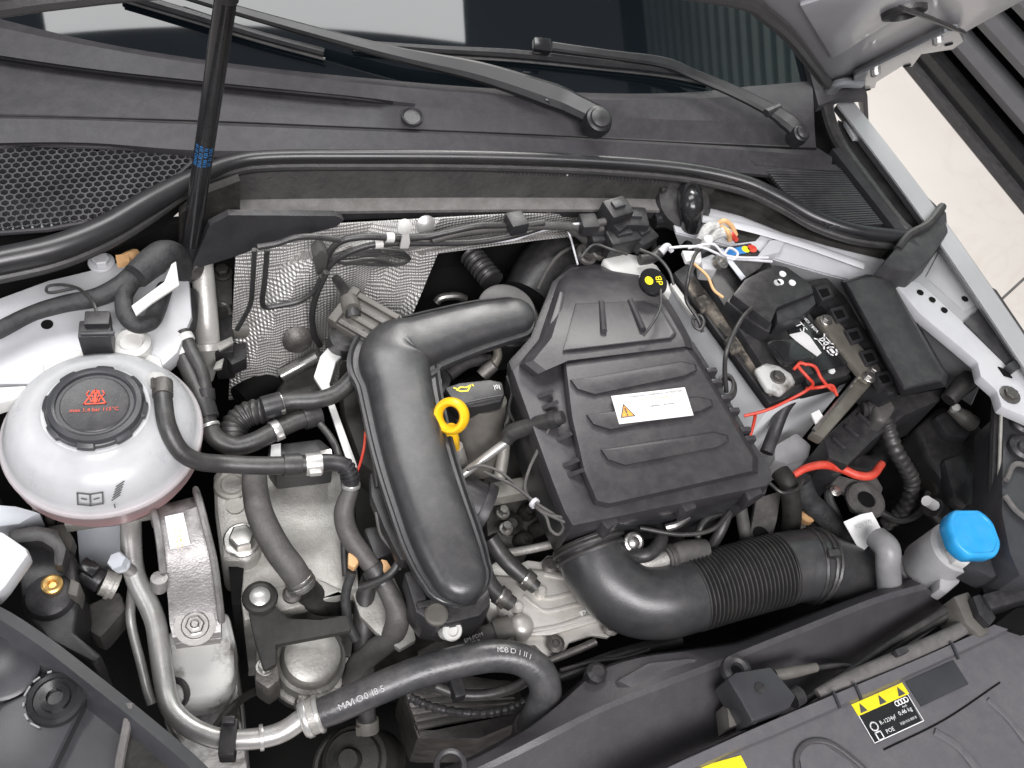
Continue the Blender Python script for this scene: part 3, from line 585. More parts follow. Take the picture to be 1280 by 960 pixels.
g = G(); g.tube([P(292, 408, -.13), P(320, 408, -.13)], rp(P(300, 408, -.13), 17), 22); obj(g, 'barrel', 'connector_grey', vs_, bevel=.001)
g = blk([(268, 385), (292, 382), (292, 440), (268, 442)], -.12, .05); obj(g, 'housing', 'black_plastic', vs_, bevel=.003)
g = blk([(284, 430), (308, 428), (308, 448), (290, 456), (282, 446)], -.13, .02); obj(g, 'lower_lug', 'black_plastic', vs_, bevel=.002)
g = G(); g.tube(PP([(272, 362, -.1), (276, 378, -.1), (284, 382, -.1), (288, 392, -.1)]), .0025, 8); obj(g, 'wire_clip', 'steel', vs_)
g = blk([(252, 300), (290, 300), (290, 380), (270, 385), (262, 350)], -.10, .06); g.hexbolt(P(278, 342, -.10), .008, .01); obj(g, 'expansion_valve', 'grime_shade', bevel=.004, label='dark valve block behind the upright metal pipe', cat='valve block')
# lines lying on the heat shield
def shline(pts, r, label, y=.655):
    g = G(); pw = [PY(a, b, y) for a, b in pts]; g.tube(pw, rp(pw[0], r), 10); return obj(g, 'hose_line', 'rubber', label=label, cat='hose', group='thin hoses on the heat shield')
shline([(318, 312), (316, 350), (313, 380), (302, 402), (296, 412)], 3.4, 'thin black line running straight down the left of the heat shield')
shline([(334, 312), (331, 350), (328, 375), (332, 384), (350, 382), (375, 376), (392, 364), (402, 345)], 3.6, 'thin black line bent into a hook on the heat shield')
shline([(322, 309), (345, 305), (370, 297), (395, 296), (425, 300)], 4, 'thin black line along the top edge of the heat shield')
shline([(408, 340), (395, 370), (390, 395), (393, 418), (400, 432)], 4.2, 'thin black line curving down the middle of the heat shield')
# ------------------------------------------------------------------ coolant hoses left
H1 = [(203, 478, -.006), (204, 500, -.006), (209, 532, -.012), (224, 562, -.026), (246, 576, -.038), (280, 580, -.05), (330, 582, -.055), (372, 581, -.06)]
o = hose('coolant_hose', H1, 11.5, 'rubber', 'black coolant hose leaving the tank top and turning right', 'hose', 'black coolant hoses')
band(o, H1, .06, 22, 12.6, 'steel_dark'); band(o, H1, .98, 22, 14, 'rubber', 'hose_sleeve', False)
H1b = [(372, 581, -.06), (392, 580, -.06), (412, 578, -.062), (430, 582, -.066), (438, 596, -.075), (439, 610, -.085)]
o = hose('quick_coupling', H1b, [12, 12, 11, 10.5, 10, 9.5], 'black_plastic', 'black elbow coupling with a silver clamp beside the intake pipe', 'coupling')
band(o, H1b, .20, 20, 14, 'alu', 'silver_clamp')
for t in (.62, .68, .74, .80, .86): band(o, H1b, t, 3, 11.5, 'black_plastic', 'rib', False)
band(o, H1b, .95, 5, 11.5, 'alu', 'retaining_ring', False)
H2 = [(439, 610, -.085), (430, 640, -.10), (436, 668, -.115), (455, 695, -.125), (470, 715, -.13), (488, 745, -.14), (497, 770, -.15), (490, 795, -.17), (466, 815, -.19), (445, 835, -.21), (440, 870, -.24)]
o = hose('coolant_hose', H2, [10, 13, 13, 12, 11, 12.5, 15, 15, 15, 14, 13], 'rubber_grey', 'grey black coolant hose winding down left of the intake pipe', 'hose', 'black coolant hoses')
band(o, H2, .42, 26, 15, 'rubber', 'hose_sleeve', False)
H3 = [(222, 436, -.06), (235, 460, -.065), (248, 490, -.07), (256, 512, -.075), (260, 530, -.08), (270, 548, -.085), (292, 558, -.09), (318, 552, -.09), (345, 538, -.09), (372, 526, -.09), (398, 518, -.092)]
o = hose('coolant_hose', H3, [11, 11.5, 11.5, 12, 12, 12, 12, 12, 12, 11.5, 12], 'rubber', 'black coolant hose making a deep U below the white connector', 'hose', 'black coolant hoses')
band(o, H3, .03, 12, 12.8, 'white_plastic', 'white_ring', False); band(o, H3, .30, 24, 14.5, 'black_plastic', 'junction_sleeve', False); band(o, H3, .42, 4, 13.5, 'alu', 'retaining_ring', False); band(o, H3, .80, 10, 13.5, 'alu', 'silver_clamp')
band(o, H3, .97, 22, 14, 'rubber', 'hose_sleeve', False)
H4 = [(228, 415, -.05), (240, 440, -.055), (252, 465, -.06), (257, 490, -.068), (259, 512, -.075)]
o = hose('coolant_hose', H4, [9, 9, 9, 8.5, 9], 'rubber', 'thinner black hose running beside the white connector', 'hose', 'black coolant hoses')
band(o, H4, .1, 9, 10.5, 'white_plastic', 'white_ring', False); band(o, H4, .8, 14, 11, 'black_plastic', 'hose_sleeve', False)
hose('coupling_block', [(200, 432, -.06), (212, 424, -.06), (228, 420, -.06), (234, 398, -.06), (236, 370, -.07)], [9, 12, 13, 13, 13], 'black_plastic', 'black coupling behind the white hose connector', 'coupling')
H5 = [(338, 508, -.075), (362, 502, -.075), (395, 500, -.075), (420, 492, -.075), (440, 474, -.07), (452, 456, -.068)]
o = hose('coolant_hose', H5, [13, 11, 11, 11, 11, 10], 'rubber', 'short black coolant hose joining the intake pipe elbow', 'hose', 'black coolant hoses')
band(o, H5, .03, 24, 15, 'black_plastic', 'joint_sleeve', False); band(o, H5, .10, 7, 14, 'steel', 'hose_clamp')
H6 = [(290, 560, -.11), (292, 535, -.11), (310, 518, -.105), (340, 512, -.1)]
path = spline(PP(H6), 14); m_ = len(path); rr_ = [rp(path[0], 18 + 1.3 * math.sin(i * 1.6)) * (1 - .12 * i / m_) for i in range(m_)]
g = G(); g.tube(path, rr_, 18, sm=False); obj(g, 'ribbed_hose', 'rubber', label='wide ribbed black hose under the coolant hoses', cat='hose')
H7 = [(318, 585, -.085), (319, 612, -.09), (326, 645, -.095), (346, 685, -.105), (366, 712, -.115), (380, 735, -.13)]
o = hose('coolant_hose', H7, [15, 16, 17, 17.5, 17.5, 16], 'rubber_grey', 'thick grey black hose lying over the cast housing', 'hose', 'black coolant hoses')
band(o, H7, .96, 5, 18.5, 'steel', 'hose_clamp'); band(o, H7, .90, 3, 18.3, 'steel', 'hose_clamp', False)
hose('coolant_hose', [(380, 735, -.14), (400, 752, -.17), (430, 752, -.19), (455, 745, -.2)], 17, 'grime_shade', 'dark hose stub leading right from the clamped hose end', 'hose', 'black coolant hoses')
# control unit box with sticker
cb = root('control_box', P(380, 575, -.16), 'flat black control box under the hoses with a white sticker', 'control box')
g = blk([(336, 556), (400, 548), (414, 560), (416, 580), (345, 588), (334, 572)], -.10, .04); obj(g, 'case', 'black_plastic', cb, bevel=.003)
g = blk([(339, 556), (351, 554), (351, 573), (338, 574)], -.0985, .001); obj(g, 'sticker', 'paper', cb)
g = G(); g.box(P(408, 572, -.095), (.012, .012, .012)); obj(g, 'screw', 'steel', cb, bevel=.001)
hose('black_cable', [(400, 530, -.09), (415, 550, -.09), (425, 575, -.09), (432, 620, -.12), (430, 680, -.14), (432, 720, -.15)], 4.5, 'rubber', 'black cable hanging beside the winding coolant hose', 'cable')
# ------------------------------------------------------------------ cast housing (gearbox side)
ch = root('cast_housing', P(350, 690, -.25), 'pale cast metal gearbox housing under the black hoses', 'gearbox housing')
g = blk([(300, 592), (430, 586), (440, 640), (450, 735), (430, 742), (400, 726), (300, 752), (288, 720)], -.155, .22, .02); hb = obj(g, 'housing_block', 'alu_cast', ch, bevel=.006)
g = blk([(300, 745), (395, 722), (428, 738), (440, 715), (446, 735), (400, 752), (305, 776)], -.1515, .02); obj(g, 'flange', 'alu_cast', ch, bevel=.003)
g = blk([(266, 588), (300, 584), (318, 600), (328, 670), (325, 690), (310, 704), (296, 700), (276, 700), (268, 640)], -.135, .08); obj(g, 'mount_arm', 'alu_cast', ch, bevel=.010, seg=3)
g = G(); g.hexbolt(P(303, 676, -.135), .0125, .013); obj(g, 'hex_bolt', 'steel', ch)
g = G(); g.torus(P(290, 606, -.135), .014, .004, ZA, 24, 8); g.lathe([(0, .001), (.009, .001), (.009, 0)], P(294, 632, -.134), ZA, 14); obj(g, 'bolt_boss', 'alu_dull', ch)
g = blk([(285, 700), (305, 705), (300, 756), (290, 756)], -.15, .2); obj(g, 'side_gap', 'void', ch)
# ------------------------------------------------------------------ engine mount bracket
mb = root('engine_mount', P(240, 720, -.16), 'arched cast aluminium engine mount with a white sticker', 'engine mount')
def arch(xl, xr, rowsyz):  # rows from back to front
    return [[P(a + (b - a) * t, y + (y2 - y) * t, z) for t in np.linspace(0, 1, 6)] for (a, y, b, y2, z) in rowsyz]
rw_ = arch(0, 0, [(188, 650, 244, 634, -.12), (192, 633, 247, 620, -.085), (198, 650, 250, 632, -.066), (203, 680, 258, 662, -.066), (206, 715, 267, 700, -.080), (210, 750, 273, 742, -.105), (212, 780, 276, 772, -.125), (216, 797, 276, 790, -.130), (219, 804, 274, 797, -.145)])
g = G(); g.rows(rw_, .016); obj(g, 'arched_web', 'alu_mount', mb, angle=40)
def rib(pts, w): g = G(); g.tube(PP(pts), rp(P(*pts[0]), w), 8, flat=1.6); return g
obj(rib([(245, 614, -.085), (250, 630, -.06), (258, 662, -.06), (267, 700, -.075), (273, 742, -.10), (277, 776, -.123)], 4.5), 'side_rib', 'alu_mount', mb)
obj(rib([(189, 630, -.085), (195, 650, -.062), (200, 680, -.062), (204, 715, -.077)], 4.5), 'side_rib', 'alu_mount', mb)
g = G(); g.lathe([(.018, 0), (.018, .006), (.008, .006)], P(244, 782, -.128), nrm((0, -.3, 1)), 22); g.hexbolt(P(244, 782, -.123), .0085, .010, (0, -.3, 1), .004); obj(g, 'stud_nut', 'steel', mb)
g = G(); g.tube([P(199, 735, -.09), P(199, 722, -.075)], .0075, 14); obj(g, 'locating_pin', 'alu_mount', mb, bevel=.001)
g = G(); sticker = [P(206, 646, -.0645), P(229, 641, -.0645), P(238, 681, -.0640), P(213, 687, -.0640)]; g.prism([p + V3(0, 0, .0006) for p in sticker], .0008); st = obj(g, 'sticker', 'paper', mb)
sc_ = (sticker[0] + sticker[1] + sticker[2] + sticker[3]) / 4; sx_ = nrm(sticker[1] - sticker[0]); sn = nrm(np.cross(sx_, sticker[0] - sticker[3])); sy_ = np.cross(sn, sx_)
for k, s in enumerate(('7 2', '1 6', '4 8', '0 3')): text(s, sc_ - sy_ * (.001 + .005 * k) , sx_, sn, .0045, 'orange', st, off=.0009)
# white plastic block under the mount
pb = root('mount_pedestal', P(245, 850, -.30), 'dirty white pedestal block under the engine mount', 'pedestal')
g = blk([(205, 790), (285, 760), (294, 800), (292, 850), (270, 875), (215, 880)], -.16, .06, .02); obj(g, 'upper_block', 'dirty_white', pb, bevel=.010, seg=3)
g = blk([(200, 820), (292, 790), (300, 880), (305, 930), (240, 950), (205, 900)], -.20, .25, .02); obj(g, 'lower_block', 'dirty_white', pb, bevel=.006)
g = blk([(236, 872), (272, 866), (274, 878), (238, 884)], -.172, .006); obj(g, 'plate', 'white_plastic', pb, bevel=.001)
g = G(); g.torus(P(222, 866, -.165), .011, .003, (-.6, -.3, .6), 20, 8); obj(g, 'seal_ring', 'rubber', pb)
# bracket bars under the tank
bb = root('tank_bracket', P(140, 650, -.12), 'grey metal bracket bars under the coolant tank', 'bracket')
for a, b, wz in (((82, 656), (192, 640), 5), ((90, 642), (186, 628), 4)):
    g = G(); p, q = P(*a, -.10), P(*b, -.10); g.box((p + q) / 2, (np.linalg.norm(q - p), .009, .014), q - p); obj(g, 'bar', 'alu_dull', bb, bevel=.001)
for x in (46, 61, 76):
    g = G(); g.tube([P(x, 632, -.09), P(x + 2, 656, -.14)], rp(TC, 6), 12); obj(g, 'tube', 'connector_grey', bb)
g = blk([(50, 660), (80, 654), (92, 672), (86, 700), (70, 712), (52, 700)], -.115, .02); obj(g, 'round_tab', 'connector_grey', bb, bevel=.002)
g = blk([(95, 655), (152, 648), (158, 705), (100, 712)], -.16, .02); obj(g, 'grey_panel', 'case_grey', bb, bevel=.002)
# ------------------------------------------------------------------ aluminium air-conditioning pipes
A1 = [(163, 640, -.11), (164, 680, -.115), (166, 706, -.12), (172, 728, -.125), (186, 756, -.13), (195, 780, -.132), (200, 815, -.135), (206, 855, -.14), (214, 885, -.14), (232, 905, -.14), (256, 918, -.14), (280, 924, -.14), (312, 924, -.14), (338, 920, -.14), (358, 912, -.14), (378, 898, -.137)]
aa = root('air_conditioning_pipe', P(200, 815, -.15), 'bright aluminium pipe bending down to the printed hose', 'metal pipe')
g = G(); g.tube(PP(A1), [rp(P(*p), 13) for p in A1], 18); obj(g, 'pipe', 'alu', aa)
for (x, y) in ((327, 922),):
    g = G(); ringband(g, P(x, y, -.14), P(338, 920, -.14) - P(312, 924, -.14), rp(P(x, y, -.14), 16), rp(P(x, y, -.14), 5)); obj(g, 'bead', 'alu', aa)
ck = P(147, 702, -.095); ca = nrm(P(147, 702, -.095) - P(166, 716, -.12))
g = G(); g.tube([P(168, 716, -.12), P(152, 706, -.10)], rp(ck, 8), 14); obj(g, 'service_port', 'alu', aa)
g = G(); g.hexbolt(P(153, 706, -.1), rp(ck, 12), rp(ck, 17), ca, 0, .95); obj(g, 'port_cap', 'case_grey', aa)
g = G(); pc_ = P(286, 926, -.14); g.box(pc_, (rp(pc_, 20), rp(pc_, 44), rp(pc_, 40)), P(312, 924, -.14) - P(280, 924, -.14)); g.box(P(286, 902, -.125), (rp(pc_, 16), rp(pc_, 10), rp(pc_, 20)), P(312, 924, -.14) - P(280, 924, -.14)); obj(g, 'pipe_clip', 'black_plastic', bevel=.002, label='black plastic clip gripping the aluminium pipe', cat='clip')
A2 = [(163, 765, -.15), (166, 790, -.155), (175, 825, -.16), (184, 862, -.165), (190, 880, -.17)]
hose('air_conditioning_pipe', [(166, 730, -.15)] + A2, 6, 'alu', 'slim aluminium pipe left of the larger bright pipe', 'metal pipe')
ts = root('pressure_sensor', P(120, 735, -.14), 'black sensor plug on a silver fitting beside the aluminium pipe', 'sensor')
g = G(); g.tube([P(104, 714, -.12), P(128, 728, -.125)], rp(ck, 15), 16); obj(g, 'plug', 'black_plastic', ts, bevel=.002)
g = G(); g.tube([P(128, 727, -.125), P(146, 733, -.13)], rp(ck, 17), 18); ringband(g, P(138, 731, -.128), P(146, 733, -.13) - P(128, 727, -.125), rp(ck, 18.5), rp(ck, 5)); obj(g, 'fitting', 'alu_cast', ts)
g = G(); g.box(P(112, 710, -.108), (.016, .012, .008), P(128, 728, -.12) - P(104, 714, -.12)); obj(g, 'latch', 'gloss_black', ts, bevel=.001)
g = blk([(95, 760), (150, 735), (160, 760), (125, 800), (112, 790)], -.16, .04); obj(g, 'pipe_shield', 'rubber_grey', bevel=.008, label='grey molded shield below the black sensor plug', cat='shield')
# levelling motor of the left headlamp
lm = root('lamp_motor', P(65, 740, -.12), 'black plastic lamp motor with a brass bushing', 'lamp motor')
g = blk([(20, 690), (60, 672), (92, 690), (100, 745), (92, 790), (128, 820), (118, 830), (60, 800), (28, 760)], -.10, .07, .03); obj(g, 'case', 'black_plastic', lm, bevel=.008, seg=3)
g = blk([(8, 662), (45, 656), (72, 660), (84, 685), (78, 708), (66, 706), (66, 686), (50, 676), (12, 680)], -.072, .02); obj(g, 'curved_arm', 'rubber', lm, bevel=.004)
g = G(); g.lathe([(.02, -.012), (.022, -.004), (.019, .004), (.014, .007)], P(62, 746, -.098), ZA, 24); obj(g, 'gear_dome', 'dark_plastic', lm)
g = G(); g.lathe([(.0088, 0), (.0088, .004), (.007, .005), (.004, .004), (.003, .001), (0, .001)], P(66, 732, -.090), ZA, 22); obj(g, 'bushing', 'brass', lm)
g = blk([(88, 722), (100, 728), (96, 746), (84, 742)], -.085, .03); obj(g, 'terminal', 'connector_grey', lm, bevel=.002)
g = blk([(-30, 655), (4, 664), (33, 684), (37, 692), (8, 732), (-4, 745), (-30, 752)], -.04, .02); obj(g, 'white_bracket', 'body_primer', bevel=.005, label='white painted bracket corner at the left edge of the picture', cat='bracket')
g = blk([(-30, 628), (20, 632), (50, 640), (24, 655), (-30, 662)], -.09, .03); obj(g, 'grey_bracket', 'case_grey', bevel=.003, label='grey bracket end below the coolant tank at the left edge', cat='bracket')
# left headlamp housing in the near corner
hl = root('headlamp_housing', P(90, 900, -.06), 'black headlamp housing with a bolted boss in the near left corner', 'headlamp housing')
top0 = [(-60, 735), (0, 758), (60, 796), (120, 842), (180, 890), (245, 945), (300, 1000)]
zz = lambda x, y: -.03
g = G(); g.rows(loft([[(x - 10, y - 4, -.075) for x, y in top0], [(x, y, -.030) for x, y in top0], [(x - 12, y + 10, -.024) for x, y in top0], [(x - 20, y + 22, -.032) for x, y in top0], [(x - 26, y + 32, -.045) for x, y in top0], [(x - 140, y + 120, -.045) for x, y in top0], [(x - 300, y + 300, -.05) for x, y in top0]], 24), .01); obj(g, 'shell', 'lamp_black', hl, angle=40)
g = G(); g.lathe([(.026, -.006), (.026, .003), (.023, .005), (0, .005)], P(6, 836, -.040), ZA, 32); obj(g, 'round_cover', 'lamp_black', hl)
g = blk([(0, 880), (28, 868), (60, 838), (78, 836), (108, 862), (108, 872), (66, 958), (30, 1000), (-40, 1000), (-40, 930)], -.032, .02); pad = obj(g, 'boss_pad', 'lamp_black', hl, bevel=.004, seg=3)
bc = P(70, 874, -.031)
g = G(); g.lathe([(.021, 0), (.0195, .002), (.016, .0025), (.0155, .001), (.011, .0015), (.0105, .006), (.006, .0065), (.0055, .003), (0, .003)], bc, ZA, 32); obj(g, 'boss_screw', 'gloss_black', pad)
g = G()
for k in range(6):
    a = 1.7 + k * .45; p = bc + V3(math.cos(a), math.sin(a), 0) * .0222 + V3(0, 0, .0005); g.box(p, (.003 + .0025 * (k % 3), .0013, .0012), V3(-math.sin(a), math.cos(a), .2))
obj(g, 'chipped_edge', 'chip_grey', pad)
g = blk([(160, 906), (170, 886), (230, 938), (290, 995), (200, 1010), (150, 960)], -.036, .006); obj(g, 'dirty_panel', 'grime_shade', hl, bevel=.002)
g = G(); g.tube(PP([(162, 880, -.03), (158, 910, -.03), (150, 950, -.03), (146, 990, -.03)]), .0035, 8); obj(g, 'panel_rib', 'foam', hl)
# coolant pump
cp = root('coolant_pump', P(390, 850, -.30), 'small silver auxiliary pump with a domed cap', 'pump')
PC = P(388, 826, -.20); pax = nrm((.05, -.12, 1))
g = G(); g.lathe([(.034, -.016), (.034, .004), (.0335, .006), (.0300, .008), (.0290, .020), (.0265, .0255), (.022, .0275), (.012, .0282), (0, .0282)], PC, pax, 36); dome = obj(g, 'dome', 'alu_pump', cp)
text('12V 3.5A 06 19 2', PC + V3(0, -.0338, .004) + pax * .002, XA, (0, -1, .1), .0065, 'dark_print', dome, off=.0012)
g = G(); lb2 = lambda a: 1 + (.12 if math.cos(3 * a + .6) > .8 else 0); g.lathe([(.034, -.02), (.038, -.022), (.0385, -.030), (.034, -.034)], PC, pax, 60, lobes=lb2); obj(g, 'clamp_flange', 'alu_cast', cp, angle=25)
g = G(); g.lathe([(.036, -.034), (.038, -.05), (.030, -.075), (.02, -.09)], PC, pax, 28); obj(g, 'pump_body', 'black_plastic', cp)
for a in (2.2, 4.3, 6.1):
    g = G(); g.lathe([(.006, -.034), (.006, -.018), (.004, -.015)], PC + V3(math.cos(a), math.sin(a), 0) * .037, pax, 12); obj(g, 'screw', 'steel', cp)
kb = root('pump_bracket', P(350, 775, -.22), 'black rough steel bracket arm over the silver pump', 'bracket')
g = blk([(308, 745), (322, 736), (338, 742), (344, 756), (362, 772), (400, 774), (435, 768), (440, 788), (345, 806), (346, 830), (330, 838), (318, 800), (312, 772)], -.135, .010); obj(g, 'arm', 'grime_shade', kb, bevel=.003)
g = blk([(320, 806), (345, 800), (350, 850), (335, 862), (318, 850)], -.150, .05); obj(g, 'leg', 'steel_dark', kb, bevel=.004)
g = G(); g.torus(P(325, 747, -.133), .0125, .0042, ZA, 24, 8); obj(g, 'eyelet', 'grime_shade', kb)
g = G(); g.lathe([(.0095, 0), (.0095, .004), (.006, .006)], P(325, 747, -.134), ZA, 20); obj(g, 'bolt_head', 'alu', kb)
g = G(); g.hexbolt(P(331, 834, -.149), .006, .007); obj(g, 'bolt_head', 'steel', kb)
g = G(); g.lathe([(.009, 0), (.009, .004), (.006, .007), (0, .008)], P(365, 744, -.135), ZA, 16); obj(g, 'hose_bolt', 'steel_dark', label='bolt head beside the clamped hose end', cat='bolt')
hose('black_cable', [(348, 856, -.22), (325, 862, -.21), (305, 872, -.19), (285, 890, -.18), (265, 915, -.18)], 5, 'grime_shade', 'grimy cable running from the pump to the pipe clip', 'cable')
# ------------------------------------------------------------------ engine block and dark lumps filling the middle of the bay
eb = root('engine_block', P(620, 640, -.5), 'dark engine block deep between intake pipe and airbox', 'engine')
g = blk([(450, 450), (560, 430), (640, 420), (720, 430), (800, 560), (830, 660), (720, 720), (640, 700), (600, 760), (520, 790), (450, 760), (440, 600)], -.27, .25, .02); obj(g, 'block', 'grime_shade', eb, bevel=.01)
g = blk([(600, 560), (672, 545), (700, 600), (660, 690), (610, 690)], -.215, .06); obj(g, 'cam_cover', 'steel_dark', eb, bevel=.008)
g = blk([(606, 604), (650, 596), (672, 594), (676, 612), (612, 624)], -.16, .02); obj(g, 'tan_rail', 'alu_dull', eb, bevel=.003)
for x, y in ((628, 642), (632, 662)):
    g = G(); g.hexbolt(P(x, y, -.19), .0055, .012); obj(g, 'bolt', 'steel', eb)
for k, (x, y, r) in enumerate(((640, 655, 14), (660, 640, 11), (655, 675, 10), (676, 660, 9))):
    p = P(x, y, -.205); g = G(); g.lathe([(rp(p, r), -.02), (rp(p, r), .004), (rp(p, r * .6), .01), (rp(p, r * .5), .002), (0, .002)], p, nrm((.2 * (k - 1), -.3, 1)), 18); obj(g, 'port', 'grime_shade', eb)
g = G(); g.tube(PP([(632, 692, -.19), (665, 686, -.19), (700, 678, -.18)]), rp(P(650, 690, -.19), 5.5), 12); obj(g, 'fuel_rail', 'alu_cast', eb)
# turbo outlet duct and big black duct at the back
td = root('turbo_heat_cover', P(560, 370, -.3), 'matt black turbo cover in front of the heat shield', 'turbo cover')
g = G(); g.lathe([(.085, -.12), (.085, -.02), (.075, .0), (.04, .012), (0, .014)], P(575, 372, -.17), nrm((0, -.35, 1)), 36); obj(g, 'cover', 'void', td)
g = G(); g.tube(PP([(545, 378, -.12), (552, 372, -.115), (570, 370, -.115), (582, 374, -.12)]), .005, 10); obj(g, 'bright_pipe', 'steel', td)
p = spline(PP([(588, 318, -.10), (602, 335, -.10), (616, 352, -.10)]), 16)
g = G(); g.tube(p, [rp(p[0], 14 + 1.6 * math.sin(i * 1.4)) for i in range(len(p))], 18, sm=False); obj(g, 'ribbed_hose', 'rubber', label='short ribbed black hose above the intake pipe end', cat='hose')
hose('air_duct', [(660, 375, -.13), (680, 345, -.12), (705, 322, -.12), (740, 310, -.13)], [36, 40, 42, 40], 'black_plastic', 'large black air duct between turbo and airbox', 'air duct')
g = G(); g.tube(PP([(672, 362, -.075), (684, 338, -.07), (700, 318, -.07), (722, 306, -.075)]), rp(P(690, 340, -.08), 2.6), 8); obj(g, 'rubber_line', 'rubber_grey', label='thin grey line arched over the large black duct', cat='hose')
# ------------------------------------------------------------------ intake charge pipe
ip = root('intake_pipe', P(520, 600, -.12), 'large smooth black intake pipe bending over the engine', 'intake pipe')
IZ = -.055
CP = [(640, 398, 27), (612, 404, 30), (585, 411, 32), (550, 422, 35), (524, 431, 38), (501, 440, 45), (493, 456, 48), (498, 480, 44), (504, 510, 43), (513, 550, 43), (524, 590, 43), (537, 630, 43), (551, 670, 43), (563, 700, 41), (571, 718, 38)]
pts = [np.array([*P(x, y, IZ), rp(P(x, y, IZ), w_ * 1.07)]) for x, y, w_ in CP]
pth = spline(pts, 6)
def sweep(sec, grow=1.0, dz=0.0, ends=(0, 0)):
    rings = []
    n = len(pth); pr_ = [p[:3] for p in pth]
    allp = [(pr_[i], pth[i][3], 1.0) for i in range(n)]
    def endcap(i, sgn):
        out = []; t = nrm(pr_[i] - pr_[i + (-sgn)]); wv = pth[i][3]
        for a in (15, 30, 45, 58, 70, 80, 86): out.append((pr_[i] + t * wv * math.sin(math.radians(a)) * .98, wv, math.cos(math.radians(a)), t))
        return out
    seq = [(q[0], q[1], q[2], nrm(pr_[min(i + 1, n - 1)] - pr_[max(i - 1, 0)])) for i, q in enumerate(allp)]
    e1 = endcap(n - 1, 1); e0 = [(a, b, c, -d) for a, b, c, d in endcap(0, -1)][::-1] if ends[0] else []
    seq = e0 + seq + e1
    for p, wv, cs, t in seq:
        t = nrm(t * V3(1, 1, 0)); u_ = nrm(np.cross(t, ZA))
        rings.append([p + u_ * (a * wv * (cs if abs(a) < 9 else 1)) * grow + ZA * (b * wv * (1 if cs == 1.0 else max(.12, cs ** .6)) + dz) for a, b in sec])
    return rings
th = [math.radians(a) for a in range(0, 181, 15)]
secT = [(.88 * math.copysign(abs(math.cos(a)) ** .62, math.cos(a)), .66 * math.sin(a) ** .70 if a not in (0,) else 0) for a in th]
secB = [(-.87, -.12), (-.75, -.55), (-.3, -.75), (.3, -.75), (.75, -.55), (.87, -.12)]
g = G(); g.stack(sweep(secT + secB, 1.0, 0, (1, 1))); obj(g, 'pipe_body', 'pipe_plastic', ip, angle=45)
secF = [(1.12, -.10), (1.15, .06), (1.13, .20), (1.06, .22), (1.00, .12), (.86, .12), (-.86, .12), (-1.00, .12), (-1.06, .22), (-1.13, .20), (-1.15, .06), (-1.12, -.10)]
g = G(); g.stack(sweep(secF, 1.0, -.002, (1, 1))); obj(g, 'weld_flange', 'pipe_plastic', ip, angle=45)
ce = P(636, 376, -.065); ca_ = nrm(V3(.35, .75, -.35))
g = G(); g.lathe([(.030, -.03), (.0335, -.028), (.0340, -.003), (.033, .000), (.030, .001), (0, .001)], P(634, 386, -.072), nrm(V3(.05, -.12, 1)), 40); obj(g, 'end_collar', 'collar_grey', ip, label='grey collar at the rear end')
g = G(); g.lathe([(.034, -.07), (.0385, -.065), (.0385, -.012), (.036, -.010)], P(638, 390, -.078), nrm(V3(.05, -.12, 1)), 40); obj(g, 'end_sleeve', 'rubber', ip)
# flange plates at the lower end and the throttle body
tb = root('throttle_body', P(590, 640, -.2), 'black round throttle body beside the intake pipe', 'throttle body')
g = G(); g.tube([P(572, 622, -.125), P(588, 632, -.125), P(604, 640, -.128)], rp(P(590, 632, -.12), 34), 30); obj(g, 'barrel', 'dark_plastic', tb, bevel=.002)
g = G(); ringband(g, P(601, 639, -.128), P(604, 640, -.128) - P(588, 632, -.125), rp(P(600, 640, -.128), 37), .010); obj(g, 'rim', 'dark_plastic', tb)
fl = root('intake_flange', P(560, 770, -.2), 'black flange housing bolted under the lower intake pipe end', 'flange')
g = blk([(512, 722), (540, 735), (600, 742), (612, 732), (614, 756), (600, 770), (560, 780), (530, 776), (514, 752)], -.10, .05); obj(g, 'housing', 'black_plastic', fl, bevel=.005)
g = blk([(505, 715), (520, 712), (535, 752), (556, 772), (545, 782), (520, 765)], -.092, .03); obj(g, 'clamp_ear', 'dark_plastic', fl, bevel=.003)
g = G(); g.lathe([(.011, 0), (.011, .004), (.009, .006), (0, .006)], P(545, 769, -.094), ZA, 18); obj(g, 'screw', 'connector_grey', fl)
g = G(); g.lathe([(.0095, -.01), (.010, .003), (.0085, .005), (.0055, .005), (.005, .002), (0, .002)], P(564, 788, -.115), nrm((.2, -.5, 1)), 20); obj(g, 'white_sleeve', 'white_plastic', fl)
for k in range(3):
    g = G(); g.box(P(532 + k * 26, 758 - k * 3, -.096), (.018, .006, .014), XA); obj(g, 'rib', 'black_plastic', fl, bevel=.001)
# white heat plates around the left of the intake pipe
g = blk([(392, 470), (400, 445), (424, 418), (440, 432), (420, 452), (412, 480), (418, 492), (404, 490)], -.085, .006); obj(g, 'heat_plate', 'white_heat', bevel=.002, label='white curved metal plate left of the control module', cat='heat plate')
g = blk([(408, 500), (416, 498), (446, 580), (450, 600), (440, 596)], -.10, .004); obj(g, 'heat_plate', 'white_heat', bevel=.001, label='thin white metal strip behind the intake pipe edge', cat='heat plate')
g = blk([(424, 452), (452, 444), (462, 520), (480, 600), (452, 580), (430, 520)], -.105, .05); obj(g, 'side_shield', 'grime_shade', bevel=.006, label='dark plastic shield wedged left of the intake pipe', cat='shield')
g = blk([(462, 590), (474, 592), (500, 660), (512, 700), (500, 700), (480, 660), (464, 620)], -.085, .02, 0); obj(g, 'guide_rail', 'black_plastic', bevel=.003, label='glossy black rail hugging the left flank of the intake pipe', cat='rail')
